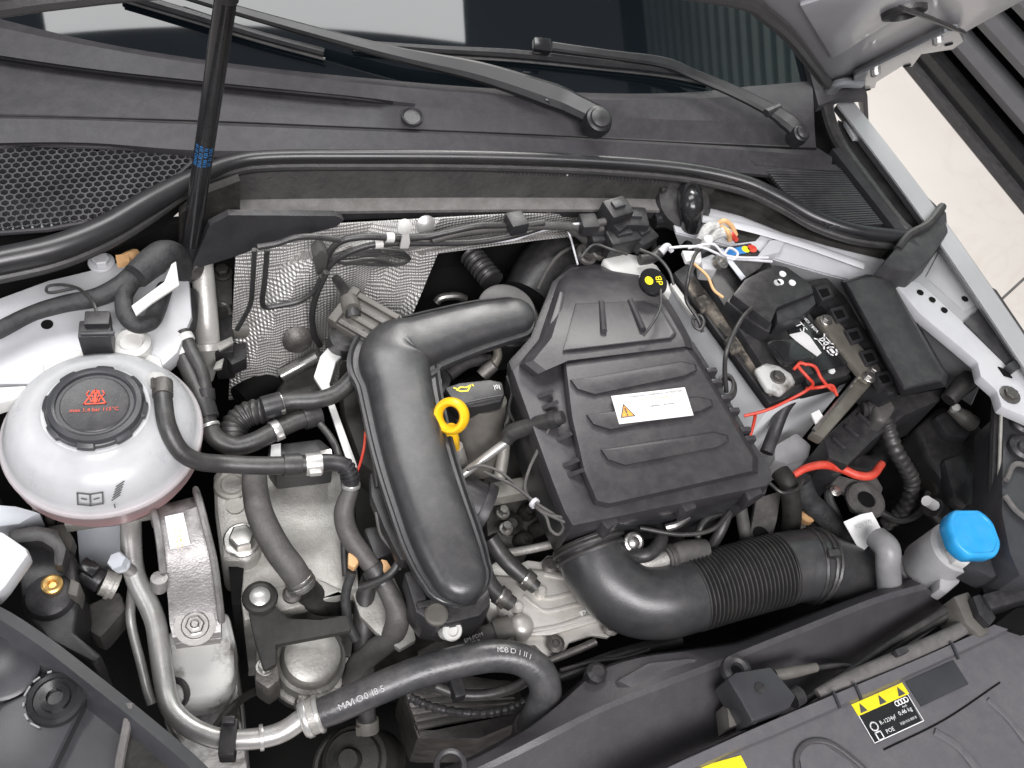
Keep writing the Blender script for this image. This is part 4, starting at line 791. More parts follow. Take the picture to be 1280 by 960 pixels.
hose('red_wire', [(457, 540, -.09), (455, 560, -.09), (450, 580, -.095), (444, 595, -.1)], 1.8, 'red', 'thin red wire left of the intake pipe', 'wire')
hose('corrugated_conduit', [(466, 545, -.085), (468, 580, -.085), (472, 610, -.085)], 4, 'rubber', 'thin conduit down the left flank of the intake pipe', 'conduit')
g = G(); g.tube(PP([(352, 470, -.16), (378, 456, -.15), (398, 445, -.14)]), .008, 12); obj(g, 'exhaust_pipe', 'steel', label='bright pipe stub in front of the heat shield', cat='metal pipe')
g = blk([(340, 490), (365, 455), (395, 438), (410, 470), (395, 500), (350, 515)], -.175, .05); obj(g, 'turbine_shroud', 'steel_dark', bevel=.012, seg=3, label='dark curved metal shroud under the short coolant hoses', cat='shroud')
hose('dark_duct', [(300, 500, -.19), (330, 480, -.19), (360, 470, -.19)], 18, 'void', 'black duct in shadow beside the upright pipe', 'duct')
# control module (grey brown box with ribs)
cm = root('control_module', P(465, 420, -.1), 'grey brown connector module with ribs above the intake pipe elbow', 'control module')
mc = P(463, 402, -.045); mx_ = nrm(P(492, 412, -.045) - P(445, 385, -.045)); mz = nrm(V3(-.15, -.2, 1))
g = G(); g.box(P(462, 408, -.06), (.056, .046, .03), mx_, mz); obj(g, 'case', 'connector_grey', cm, bevel=.003)
my_ = np.cross(mz, mx_)
for k in range(4):
    g = G(); g.box(P(462, 408, -.06) + mz * .017 + my_ * (-.018 + .0118 * k), (.05, .006, .006), mx_, mz); obj(g, 'rib', 'connector_grey' if k % 2 else 'steel_dark', cm, bevel=.001)
g = G(); g.box(P(462, 408, -.06) - mx_ * .030 + mz * .004, (.010, .046, .034), mx_, mz); obj(g, 'end_frame', 'connector_grey', cm, bevel=.002)
g = G(); g.lathe([(.016, -.02), (.017, .01), (.012, .014)], P(430, 425, -.075), nrm((.1, -.3, 1)), 20); obj(g, 'base_boss', 'rubber', cm)
g = G(); g.tube(PP([(442, 396, -.045), (438, 380, -.04), (432, 365, -.05), (418, 345, -.06), (408, 330, -.07)]), [.008, .0075, .0055, .005, .005], 12); obj(g, 'lead', 'rubber', cm)
g = G(); ringband(g, P(438, 381, -.04), P(442, 396, -.045) - P(432, 365, -.05), .0095, .016); obj(g, 'lead_sleeve', 'connector_grey', cm)
# ------------------------------------------------------------------ looms along the bulkhead
def LP(p):   # the looms hang just in front of the heat shield
    return PY(p[0], p[1], .672 - (p[2] + .03) * .1)
def loom(pts, r, label, matn='rubber'):
    pw = [LP(p) for p in pts]; g = G(); g.tube(pw, [rp(p, r) for p in pw], 12); return obj(g, 'wiring_loom', matn, label=label, cat='wiring loom', group='looms along the bulkhead')
def lband(o, pts, t, wpx, rpx, matn, name):
    path = spline([LP(p) for p in pts], 12); i = int(t * (len(path) - 2)); g = G(); ringband(g, path[i], path[i + 1] - path[i], rp(path[i], rpx), rp(path[i], wpx)); obj(g, name, matn, o)
W1 = [(404, 345, -.07), (408, 322, -.06), (425, 302, -.05), (455, 296, -.045), (490, 297, -.04), (530, 296, -.04), (560, 290, -.035), (600, 282, -.03), (650, 282, -.03), (680, 278, -.03)]
o = loom(W1, 4.5, 'black loom arched from the heat shield along the bulkhead'); lband(o, W1, .44, 10, 6.5, 'white_plastic', 'white_tape')
W2 = [(404, 345, -.068), (414, 330, -.06), (435, 316, -.05), (465, 306, -.045), (500, 304, -.04), (540, 304, -.04), (590, 303, -.04), (640, 295, -.035), (690, 280, -.03)]
o = loom(W2, 4.0, 'second black loom just below the arched loom'); lband(o, W2, .42, 10, 6, 'white_plastic', 'white_tape')
o = loom([(540, 300, -.035), (580, 290, -.03), (640, 284, -.03), (700, 282, -.03), (740, 286, -.03), (770, 282, -.03)], 5.5, 'thicker grey loom in the middle of the bulkhead', 'rubber_grey')
loom([(600, 303, -.04), (640, 300, -.035), (670, 290, -.03), (720, 280, -.028), (765, 280, -.03)], 1.8, 'thin grey wire under the bulkhead looms', 'wire_white')
for k, (x, y) in enumerate(((645, 279), (735, 281))):
    p = PY(x, y, .668); g = G(); g.box(p, (.02, .022, .016), nrm((1, .1 - .2 * k, 0))); obj(g, 'loom_clip', 'black_plastic', bevel=.002, label=('black clip on the bulkhead looms beside the rivet', 'black clip on the bulkhead looms near the black plugs')[k], cat='clip')
wc = root('white_clip', P(504, 295, -.04), 'white plastic clip holding the looms to the heat shield', 'clip')
g = G(); g.prism([PY(x, y, .662) for x, y in [(500, 280), (510, 280), (513, 303), (511, 311), (500, 311), (503, 296)]], .003, 0, (0, 1, 0)); obj(g, 'tongue', 'white_plastic', wc, bevel=.001)
g = G(); g.lathe([(.008, 0), (.008, .004), (.004, .006)], PY(505, 282, .664), (0, -1, .3), 12); obj(g, 'head', 'white_plastic', wc)
for k in range(5):   # the coiled spare wire
    a = k * .9
    pp_ = [(416, 322 + k, -.062 + .002 * k), (440, 316 + 3 * math.sin(a), -.05), (470, 314 + 5 * math.sin(a), -.045), (500, 318 + 4 * math.cos(a), -.045), (512, 324, -.046), (495, 331 - 2 * math.sin(a), -.048), (465, 327 + 4 * math.cos(a), -.05), (435, 328 + 2 * math.sin(a), -.055), (418, 326, -.06)]
    g0 = g if k else G(); g = g0; g.tube([LP(q) for q in pp_], rp(P(460, 320, -.05), 1.9), 6)
obj(g, 'wire_coil', 'rubber', label='coiled bundle of thin spare wire on the heat shield', cat='wire coil')
g = G(); g.prism([PY(x, y, .67) for x, y in [(392, 322), (402, 312), (412, 320), (408, 345), (398, 350)]], .02, 0, (0, 1, 0)); obj(g, 'loom_grommet', 'rubber_grey', bevel=.006, label='rubber grommet where the looms gather', cat='grommet')
# plugs at the right of the bulkhead
pl = root('plug_cluster', P(780, 300, -.07), 'cluster of black plugs at the right end of the looms', 'connector')
for (x, y, z, sx2, sy2, sz2, a) in ((768, 268, -.005, .030, .026, .03, .2), (788, 280, -.02, .034, .028, .03, -.2), (775, 302, -.03, .040, .022, .028, .1), (800, 296, -.03, .03, .03, .02, .4), (748, 300, -.035, .028, .02, .024, .0), (764, 284, -.02, .02, .03, .03, .5)):
    g = G(); g.box(P(x, y, z), (sx2, sy2, sz2), (math.cos(a), math.sin(a), 0), (.1, -.1, 1)); o = obj(g, 'plug', 'black_plastic', pl, bevel=.003)
    g = G(); g.box(P(x, y, z) + V3(0, 0, sz2 / 2 + .001), (sx2 * .5, sy2 * .4, .005), (math.cos(a), math.sin(a), 0)); obj(g, 'latch', 'dark_plastic', o, bevel=.001)
loom([(700, 282, -.03), (725, 284, -.03), (750, 278, -.028), (762, 276, -.025)], 5, 'grey cable sleeve entering the upper black plug', 'rubber_grey')
loom([(712, 285, -.035), (725, 295, -.035), (735, 303, -.035), (746, 306, -.035)], 5, 'grey cable sleeve entering the lower black plug', 'rubber_grey')
loom([(798, 280, -.02), (812, 292, -.02), (818, 312, -.02), (816, 325, -.02)], 4.5, 'ribbed cable leaving the black plugs to the right')
hose('thin_wire', [(708, 283, -.03), (714, 300, -.03), (718, 315, -.03), (722, 330, -.025)], 1.3, 'wire_white', 'thin pale wire dangling in front of the large duct', 'wire')
br = root('brake_fluid_reservoir', P(800, 335, -.1), 'white brake fluid reservoir behind the airbox', 'reservoir')
g = blk([(752, 322), (780, 314), (800, 318), (822, 330), (836, 350), (842, 366), (826, 360), (790, 345), (765, 340)], -.045, .05); obj(g, 'tank', 'white_plastic', br, bevel=.006, seg=3)
for x, y in ((733, 318), (748, 312)):
    g = G(); g.torus(P(x, y, -.05), .010, .004, nrm((.2, -.4, 1)), 18, 8); g.lathe([(.007, -.01), (.007, .004), (0, .004)], P(x, y, -.05), nrm((.2, -.4, 1)), 14); obj(g, 'union', 'steel_dark', br)
g = blk([(838, 355), (842, 352), (870, 390), (865, 394)], -.05, .004); obj(g, 'white_strip', 'white_plastic', br)
# ------------------------------------------------------------------ airbox
AX = root('airbox', P(800, 540, -.2), 'large black ribbed airbox with a white warning sticker', 'airbox')
ZL = -.025
O = lambda x, y, z=ZL: P(x, y, z)
# lower body
body = [(634, 450), (662, 420), (690, 350), (715, 330), (800, 342), (826, 372), (862, 430), (920, 520), (964, 594), (960, 618), (716, 658), (690, 610), (660, 530)]
g = G(); g.prism(poly(body, -.05), .10, -.09); obj(g, 'lower_box', 'dark_plastic', AX, bevel=.006)
# lid base
lid = [(640, 462), (665, 440), (858, 418), (868, 428), (892, 466), (914, 503), (942, 552), (964, 586), (966, 600), (958, 607), (716, 657), (706, 640), (690, 600), (664, 528)]
g = G(); g.prism(poly(lid, ZL - .008), .02, .004); lo = obj(g, 'lid_flange', 'airbox_plastic', AX, bevel=.002)
# raised lid plateau, slightly domed
plt_ = [(704, 452), (856, 430), (870, 446), (902, 500), (944, 572), (944, 590), (760, 632), (744, 628), (728, 590), (712, 520)]
g = G(); g.stack([poly([(x + (820 - x) * s_, y + (540 - y) * s_) for x, y in plt_], ZL + z) for s_, z in ((-.035, -.009), (.0, .004), (.03, .0075), (.10, .0085))]); lidp = obj(g, 'lid', 'airbox_plastic', AX, angle=22)
# tapered snout
sn_o = [(650, 456), (676, 424), (698, 350), (712, 334), (742, 328), (800, 340), (822, 356), (844, 392), (862, 424), (866, 436), (700, 456), (668, 470)]
def slope(pts_, z): return [P(x, y, z - max(0, 405 - y) * .00045) for x, y in pts_]
g = G(); g.stack([slope([(x + (790 - x) * s_, y + (410 - y) * s_) for x, y in sn_o], ZL + z) for s_, z in ((-.03, -.03), (0, -.002), (.04, .006), (.12, .012))]); obj(g, 'snout', 'airbox_plastic', AX, angle=22)
g = G(); fac = [(656, 448), (682, 420), (700, 362), (706, 366), (698, 420), (690, 446), (672, 462)]
g.prism(poly(fac, ZL + .002), .008); obj(g, 'snout_facet', 'airbox_plastic', AX, bevel=.003)
rec = [(720, 380), (805, 376), (828, 388), (845, 416), (840, 422), (704, 438), (706, 430)]
g = G(); g.stack([slope([(x + (780 - x) * s_, y + (408 - y) * s_) for x, y in rec], ZL + z) for s_, z in ((-.01, .011), (.0, .0150), (.05, .0155))]); obj(g, 'snout_pad', 'airbox_plastic', AX, angle=20)
for a, b in (((752, 378), (755, 414)), ((788, 376), (804, 412))):
    g = G(); g.tube([P(*a, ZL + .003), P(*b, ZL + .0165)], rp(P(*a, ZL), 4), 8, flat=.9); obj(g, 'pad_rib', 'airbox_plastic', AX)
# three raised bars with bevelled ends
for (xa, ya, xb, yb, h_) in ((712, 484, 868, 463, 13), (732, 528, 888, 507, 13), (750, 572, 908, 552, 14)):
    o8 = [(xa, ya - h_ * .7), (xa + 24, ya - h_ * .95), (xb - 14, yb - h_ * .9), (xb + 2, yb - h_ * .6), (xb + 4, yb - 1), (xb - 10, yb + h_ * .45), (xa + 30, ya + h_ * .75), (xa + 8, ya + h_ * .2)]
    cx, cy = (xa + xb) / 2, (ya + yb) / 2
    g = G(); g.stack([poly([(x + (cx - x) * s_, y + (cy - y) * s_ * 2.2) for x, y in o8], ZL + z) for s_, z in ((0.0, .0078), (.03, .0122), (.15, .0127))]); obj(g, 'lid_bar', 'airbox_plastic', AX, angle=18)
# gussets along the flange
gus = [(676, 494, 690, 488), (682, 508, 696, 502), (700, 548, 713, 541), (708, 580, 722, 574), (714, 592, 728, 587)]
for x1, y1, x2, y2 in gus:
    a, b = P(x1 - 4, y1 + 2, ZL - .007), P(x2 + 2, y2, ZL - .004); c_ = P(x2 + 2, y2, ZL + .007); wv = nrm(np.cross(b - a, ZA)) * .0022
    g = G(); g.add([a - wv, b - wv, c_ - wv, a + wv, b + wv, c_ + wv], [[0, 1, 2], [3, 5, 4], [0, 3, 4, 1], [1, 4, 5, 2], [2, 5, 3, 0]]); obj(g, 'gusset', 'airbox_plastic', AX)
for x, y in ((888, 466), (894, 480), (906, 500), (916, 516), (930, 540), (936, 551)):
    g = G(); a = P(x, y, ZL - .006); g.box(a, (.012, .006, .012), nrm((1, -.15, 0)), (.4, 0, 1)); obj(g, 'clip', 'airbox_plastic', AX, bevel=.0015)
for pts_ in ([(700, 610), (712, 606), (722, 640), (716, 652), (704, 632)], [(748, 648), (768, 644), (774, 652), (760, 662)], [(848, 628), (866, 624), (872, 634), (858, 640)], [(930, 612), (950, 606), (954, 616), (936, 626)]):
    g = blk(pts_, ZL - .012, .022); obj(g, 'clamp_tab', 'airbox_plastic', AX, bevel=.002)
# sticker
stk = [(764, 495), (856, 484), (867, 519), (774, 530)]
stz = ZL + .0136
sp4 = poly(stk, stz); g = G(); g.prism(sp4, .0006); stx = obj(g, 'sticker', 'paper', AX)
ux = nrm(sp4[1] - sp4[0]); uy = nrm(np.cross(ZA, ux)); uc = (sp4[0] + sp4[1] + sp4[2] + sp4[3]) / 4; uw = np.linalg.norm(sp4[1] - sp4[0]); uh = np.linalg.norm(sp4[0] - sp4[3])
tg = uc - ux * uw * .37 - uy * uh * .10
g = G(); g.add([tg + ux * -.0068 + uy * -.006 + ZA * .0004, tg + ux * .0068 + uy * -.006 + ZA * .0004, tg + uy * .0075 + ZA * .0004], [[0, 1, 2]]); obj(g, 'warning_triangle', 'orange', stx)
g = G(); stroke(g, [(-.0072, -.0062), (.0072, -.0062), (0, .0082), (-.0072, -.0062)], .001, tg, ux, uy, ZA, .0006); stroke(g, [(0, -.0015), (0, .0035)], .0016, tg, ux, uy, ZA, .0006); stroke(g, [(0, -.0045), (0, -.0035)], .0016, tg, ux, uy, ZA, .0006); obj(g, 'symbol', 'dark_print', stx, merge=False)
text('WARNUNG / WARNING / ATTENTION', uc + ux * .008 + uy * uh * .38, ux, ZA, .0034, 'dark_print', stx)
text('Zündspannung! Lebensgefahr', uc + ux * .004 + uy * uh * .24, ux, ZA, .0032, 'clip_orange', stx)
text('Luftfilter / Air filter', uc + ux * .010 - uy * uh * .02, ux, ZA, .0036, 'dark_print', stx)
text('Ne pas ouvrir le boitier', uc + ux * .008 - uy * uh * .20, ux, ZA, .0030, 'grey_print', stx)
text('No abrir la carcasa', uc + ux * .008 - uy * uh * .36, ux, ZA, .0030, 'grey_print', stx)
# round yellow-printed cap hanging on a string
yc = root('hanging_disc', P(820, 352, -.01), 'round black cap with yellow marks hanging behind the airbox', 'disc')
yp = P(818, 351, 0.0)
g = G(); g.lathe([(.0155, -.008), (.0165, -.002), (.0155, .0), (0, .0)], yp, nrm((.1, -.25, 1)), 28); obj(g, 'disc', 'gloss_black', yc)
yn = nrm((.1, -.25, 1)); yx = nrm(V3(1, -.1, 0) - yn * yn[0]); g = G(); g.lathe([(0, .0004), (.0050, .0004), (.0050, 0)], yp - yx * .007 + yn * .0004, yn, 20); obj(g, 'yellow_dot', 'sticker_yellow', yc)
text('dB', yp + yx * .006, np.cross(yn, yx), yn, .011, 'sticker_yellow', yc)
g = G(); g.tube(PP([(826, 362, 0.0), (825, 385, .005), (815, 405, .006), (804, 420, -.004)]), rp(yp, 1.6), 6); obj(g, 'string', 'rubber', yc)
# ------------------------------------------------------------------ oil filler and dipstick
of = root('oil_filler', P(600, 570, -.2), 'black oil filler neck with a printed cap', 'oil filler')
oc = P(594, 500, -.055); oa = nrm(V3(.03, -.05, 1)); ox = nrm(P(630, 493, -.055) - P(560, 500, -.055)); oy = np.cross(oa, ox)
capo = [P(x, y, -.050) for x, y in [(556, 484), (575, 478), (612, 474), (628, 477), (631, 492), (626, 502), (600, 508), (575, 510), (566, 500)]]
g = G(); g.prism(capo, .022, .03); oc_ = obj(g, 'cap', 'black_plastic', of, bevel=.003)
g = G(); g.tube([P(574, 506, -.047), P(598, 500, -.046), P(628, 494, -.047)], .0012, 6); obj(g, 'cap_ridge', 'dark_plastic', oc_)
g = G(); g.tube([P(600, 500, -.075), P(598, 540, -.11), P(592, 585, -.15)], [rp(P(600, 500, -.07), 34), rp(P(600, 530, -.1), 31), rp(P(600, 570, -.13), 26)], 28); obj(g, 'neck', 'connector_grey', of)
c1 = P(579, 485, -.050); g = G()
stroke(g, [(-.007, -.002), (-.003, -.004), (.004, -.004), (.008, .002), (.003, .000), (-.003, .001), (-.007, -.002)], .0016, c1, ox, oy, ZA); stroke(g, [(-.0095, .001), (-.007, -.0005)], .0016, c1, ox, oy, ZA); stroke(g, [(.010, .003), (.0108, .001)], .0014, c1, ox, oy, ZA)
obj(g, 'oil_symbol', 'sticker_yellow', oc_, merge=False)
text('|0|', P(621, 484, -.0495), ox, ZA, .007, 'paper', oc_)
dp = root('dipstick', P(566, 560, -.12), 'yellow dipstick ring in front of the oil filler', 'dipstick')
dc = P(564, 520, -.035); vd = nrm(CAM - dc); dn = nrm(vd + V3(-.45, 0, -.1)); g = G(); g.torus(dc, .0140, .0046, dn, 30, 10, 1.6); 
obj(g, 'ring', 'yellow', dp)
g = G(); g.tube(PP([(563, 534, -.045), (566, 548, -.06), (569, 560, -.08)]), [.006, .0065, .005], 14); obj(g, 'stem', 'yellow', dp)
g = G(); g.tube(PP([(569, 558, -.08), (573, 575, -.1), (578, 600, -.13)]), [.008, .009, .009], 14); obj(g, 'guide_tube', 'alu_cast', dp)
hose('breather_hose', [(560, 470, -.08), (585, 452, -.08), (612, 450, -.085)], [8, 9, 8], 'rubber', 'ribbed black breather hose under the intake pipe arm', 'hose')
hose('brown_bracket', [(620, 430, -.07), (622, 445, -.075), (615, 458, -.08)], [5, 6, 7], 'steel_brown', 'small rusty brown bracket under the intake pipe arm', 'bracket')
g = blk([(535, 468), (556, 462), (565, 472), (560, 492), (538, 490)], -.075, .03); o = obj(g, 'ignition_plug', 'black_plastic', bevel=.003, label='small black plug with a white clip beside the oil cap', cat='connector')
g = blk([(543, 475), (552, 473), (553, 490), (545, 491)], -.072, .006); obj(g, 'clip', 'white_plastic', o, bevel=.001)
hose('fitting', [(602, 470, -.08), (610, 462, -.075), (618, 456, -.07)], [9, 9, 8], 'steel_dark', 'grey fitting behind the oil cap', 'fitting')
# silver rod with its black hose onto the airbox
sr = root('vent_pipe', P(605, 575, -.12), 'silver pipe running up into a black hose on the airbox flank', 'vent pipe')
g = G(); g.tube(PP([(566, 603, -.10), (600, 577, -.084), (638, 549, -.064)]), rp(P(600, 577, -.09), 5.5), 14); obj(g, 'silver_pipe', 'alu', sr)
g = G(); g.tube(PP([(632, 552, -.066), (640, 541, -.058), (662, 533, -.044), (690, 525, -.024), (704, 521, -.016)]), [rp(P(650, 540, -.07), q) for q in (9, 11, 10.5, 9.5, 8)], 16); obj(g, 'black_hose', 'rubber', sr)
g = G(); ringband(g, P(692, 524, -.023), P(704, 521, -.016) - P(690, 525, -.024), rp(P(690, 525, -.05), 11), .008); obj(g, 'clamp', 'black_plastic', sr)
hose('small_pipe', [(630, 555, -.12), (628, 575, -.13), (624, 598, -.14)], 8, 'alu_dull', 'short dull pipe beside the silver vent pipe', 'metal pipe')
# thin twin cable with loops
for k in range(3):
    pts_ = [(688, 532, -.03), (676, 555 + k * 2, -.04), (662, 585, -.05), (656, 610 + k, -.055), (664, 625 + k * 2, -.055), (680, 640 + k * 2, -.05), (700, 650 - k * 4, -.045), (712, 655 - k * 3, -.045)] if k < 2 else [(584, 588, -.07), (600, 582, -.07), (625, 590, -.065), (650, 612, -.055), (668, 630, -.052), (682, 645, -.05), (688, 662, -.05), (698, 668, -.05), (704, 658, -.05), (695, 645, -.05), (672, 630, -.048), (640, 606, -.055), (605, 590, -.065)]
    g0 = G() if not k else g; g = g0; g.tube(PP(pts_), rp(P(660, 600, -.05), 2.0), 8)
tcbl = obj(g, 'twin_cable', 'rubber_grey', label='thin grey cable looped beside the airbox', cat='cable')
g = G(); ringband(g, P(668, 629, -.052), P(680, 640, -.05) - P(655, 618, -.055), rp(P(668, 629, -.05), 7), .004); obj(g, 'cable_tie', 'wire_white', tcbl)
# ------------------------------------------------------------------ heat exchanger plate
hx = root('heat_exchanger', P(690, 750, -.24), 'silver stamped heat exchanger plate under the intake hoses', 'heat exchanger')
ol = [(606, 712), (622, 700), (640, 708), (660, 700), (676, 702), (684, 694), (694, 694), (702, 704), (718, 708), (760, 740), (776, 770), (774, 786), (760, 797), (740, 794), (712, 803), (706, 815), (694, 822), (682, 820), (668, 806), (640, 808), (622, 800), (608, 770)]
g = G(); g.prism(poly(ol, -.175), .006); obj(g, 'base_plate', 'plate_metal', hx, bevel=.002)
ol2 = [(616, 718), (640, 720), (664, 710), (684, 712), (712, 716), (750, 742), (764, 774), (730, 784), (690, 796), (640, 798), (622, 782)]
g = G(); g.stack([poly(ol2, -.1745), poly([(x + (690 - x) * .05, y + (755 - y) * .05) for x, y in ol2], -.166)]); obj(g, 'core', 'plate_metal', hx, bevel=.003)
for a in ([(660, 728), (670, 742), (685, 748), (720, 740), (745, 732)], [(655, 745), (668, 756), (684, 764), (720, 756), (756, 750)], [(655, 790), (700, 782), (735, 770), (764, 764)], [(680, 718), (705, 722), (725, 718)]):
    g = G(); g.tube(PZ(a, -.166), rp(P(690, 750, -.16), 3.2), 8, flat=.7); obj(g, 'stamped_bead', 'plate_metal', hx)
for x, y in ((688, 707), (763, 784), (694, 805)):
    g = G(); g.lathe([(.0095, 0), (.0095, .0015), (.006, .004), (.004, .004), (.003, .002), (0, .002)], P(x, y, -.1685), ZA, 18); obj(g, 'flange_bolt', 'steel_dark', hx)
g = G(); p = P(651, 783, -.162); g.lathe([(.0135, -.006), (.0128, .003), (.0095, .0075), (.005, .0095), (0, .010)], p, ZA, 26); obj(g, 'port_dome', 'plate_metal', hx)
for x, y in ((647, 760), (676, 740)):
    g = G(); g.lathe([(.0062, -.004), (.006, .003), (.004, .006), (0, .0065)], P(x, y, -.162), ZA, 16); obj(g, 'port_dome', 'plate_metal', hx)
g = blk([(724, 764), (744, 758), (748, 768), (728, 774)], -.1648, .001); lb_ = obj(g, 'label', 'white_plastic', hx); text('06H3', P(736, 766, -.1645), nrm(P(744, 762, -.16) - P(728, 768, -.16)), ZA, .006, 'dark_print', lb_)
K1 = [(612, 672, -.13), (624, 690, -.138), (640, 708, -.142), (658, 724, -.148), (670, 735, -.152)]
o = hose('coolant_hose', K1, [11, 11, 11, 10, 9], 'rubber', 'upper short hose clipped onto the heat exchanger', 'hose', 'hoses on the heat exchanger'); band(o, K1, .78, 12, 12.5, 'steel_dark'); band(o, K1, .72, 3, 13, 'steel', 'spring_clip')
K2 = [(604, 712, -.13), (610, 728, -.138), (622, 742, -.145), (640, 755, -.152)]
o = hose('coolant_hose', K2, [11, 12, 11, 10], 'rubber', 'lower short hose clipped onto the heat exchanger', 'hose', 'hoses on the heat exchanger'); band(o, K2, .78, 12, 12.5, 'steel_dark'); band(o, K2, .70, 3, 13, 'steel', 'spring_clip')
K3 = [(530, 830, -.19), (560, 815, -.18), (590, 804, -.17), (615, 795, -.16), (640, 786, -.155)]
o = hose('coolant_hose', K3, [18, 18, 17, 16, 14], 'rubber_grey', 'wide greyish hose with small print joining the heat exchanger port', 'hose', 'hoses on the heat exchanger'); band(o, K3, .90, 22, 18, 'connector_grey')
g = G(); text('EM-PDM', P(592, 797, -.150), P(615, 790, -.15) - P(590, 800, -.155), nrm((0, -.3, 1)), .0055, 'white_print', o)
text('6385 B', P(592, 804, -.151), P(615, 790, -.15) - P(590, 800, -.155), nrm((0, -.3, 1)), .005, 'white_print', o)
# ------------------------------------------------------------------ large printed hose in front
PH_ = [(384, 898, -.137), (420, 884, -.13), (470, 862, -.12), (520, 842, -.115), (570, 828, -.11), (615, 820, -.11), (650, 824, -.112), (674, 840, -.12), (682, 865, -.135), (674, 890, -.155), (660, 915, -.19), (652, 935, -.22)]
o = hose('printed_hose', PH_, [18, 20, 20, 20, 20, 20, 20, 20.5, 20.5, 20, 19, 18], 'rubber_print', 'long printed refrigerant hose arching across the front', 'hose', n=24)
band(o, PH_, .02, 24, 22, 'alu_cast', 'crimp_sleeve', False); band(o, PH_, .0, 7, 24, 'alu', 'crimp_ring', False); band(o, PH_, .045, 5, 23.5, 'alu', 'crimp_ring', False); band(o, PH_, .90, 14, 21, 'rubber_grey', 'end_sleeve', False)
def along(s, path, t0, t1, size, matn, parent, lift_=.0):
    pts_ = spline(PP(path), 14); n_ = len(pts_); rr0 = rp(pts_[n_ // 2], 20.2)
    for k, ch_ in enumerate(s):
        if ch_ == ' ': continue
        i = int((t0 + (t1 - t0) * k / max(1, len(s) - 1)) * (n_ - 1)); tn = nrm(pts_[min(i + 1, n_ - 1)] - pts_[i - 1]); v = nrm(CAM - pts_[i]); v = nrm(v - tn * (v @ tn)); s2 = np.cross(v, tn); nn = nrm(v + s2 * lift_)
        text(ch_, pts_[i] + nn * rr0, tn, nn, size, matn, parent, 'letter', .0012)
along('MAVIO 0185', PH_, .115, .195, .0080, 'hose_print', o, -.1)
along('MOBIO 1111', PH_, .470, .560, .0070, 'hose_print', o, .35)
# parts below the printed hose
al = root('alternator', P(560, 890, -.42), 'dull ribbed alternator casing under the printed hose', 'alternator')
for k in range(6):
    g = blk([(505 + k * 3, 862 + k * 9), (560, 846 + k * 9), (640, 850 + k * 6), (645, 866 + k * 6), (560, 868 + k * 9), (510 + k * 3, 876 + k * 9)], -.245 - .006 * k, .02); obj(g, 'cooling_fin', 'steel_dark', al, bevel=.003)
g = blk([(500, 850), (560, 838), (650, 850), (660, 900), (600, 925), (520, 925)], -.275, .1); obj(g, 'casing', 'steel_dark', al, bevel=.01)
hose('belt_hose', [(545, 858, -.20), (575, 868, -.20), (610, 868, -.20), (645, 858, -.20), (665, 846, -.2)], 7, 'rubber', 'dark hose sagging in an arc below the printed hose', 'hose')
p = spline(PP([(512, 872, -.20), (545, 885, -.20), (590, 892, -.20), (630, 888, -.20), (662, 874, -.2)]), 16)
g = G(); g.tube(p, [rp(p[0], 5.5 + 1.0 * math.sin(i * 1.7)) for i in range(len(p))], 12, sm=False); obj(g, 'corrugated_conduit', 'black_plastic', label='black corrugated conduit under the printed hose', cat='conduit')
g = G(); g.box(P(570, 858, -.19), (.012, .026, .02)); obj(g, 'hose_clip', 'black_plastic', bevel=.002, label='small black clip on the sagging hose', cat='clip')
J = [(462, 720, -.15), (456, 750, -.17), (455, 790, -.19), (456, 830, -.21), (458, 880, -.24), (460, 915, -.26)]
o = hose('coolant_hose', J, [10, 13, 14, 13, 11, 11], 'rubber', 'straight black hose dropping behind the silver pump', 'hose', 'black coolant hoses'); band(o, J, .96, 16, 14, 'connector_grey')
g = G(); p = P(440, 950, -.29); g.lathe([(.036, -.08), (.036, -.012), (.034, -.008), (.030, -.006), (.028, .0), (.012, .003), (.010, .014), (0, .014)], p, nrm((-.4, -.1, 1)), 28); g.torus(p + V3(0, 0, -.03), .038, .004, nrm((-.4, -.1, 1)), 28, 8); obj(g, 'thermostat_housing', 'grime_shade', label='round black housing at the bottom edge', cat='housing')
K = root('connector_bracket', P(440, 740, -.2), 'pale metal bracket with orange clips beside the intake flange', 'bracket')
g = blk([(440, 740), (490, 715), (515, 770), (520, 800), (500, 812), (470, 790), (450, 770)], -.165, .01); obj(g, 'plate', 'alu_cast', K, bevel=.002)
for x, y in ((441, 700), (482, 708)):
    g = blk([(x - 6, y - 10), (x + 2, y - 8), (x + 8, y + 2), (x + 2, y + 10), (x - 6, y + 6)], -.12, .01); obj(g, 'orange_clip', 'clip_orange', K, bevel=.002)
g = blk([(455, 660), (478, 655), (490, 690), (470, 700)], -.125, .03); obj(g, 'plug', 'black_plastic', K, bevel=.003)
hose('black_cable', [(440, 715, -.13), (432, 745, -.15), (436, 780, -.17), (445, 800, -.18)], 6, 'tape', 'taped cable beside the orange clip', 'cable')
hose('black_cable', [(505, 690, -.10), (490, 715, -.11), (470, 728, -.12), (450, 735, -.13)], 5, 'rubber', 'black cable crossing under the lower intake pipe', 'cable')
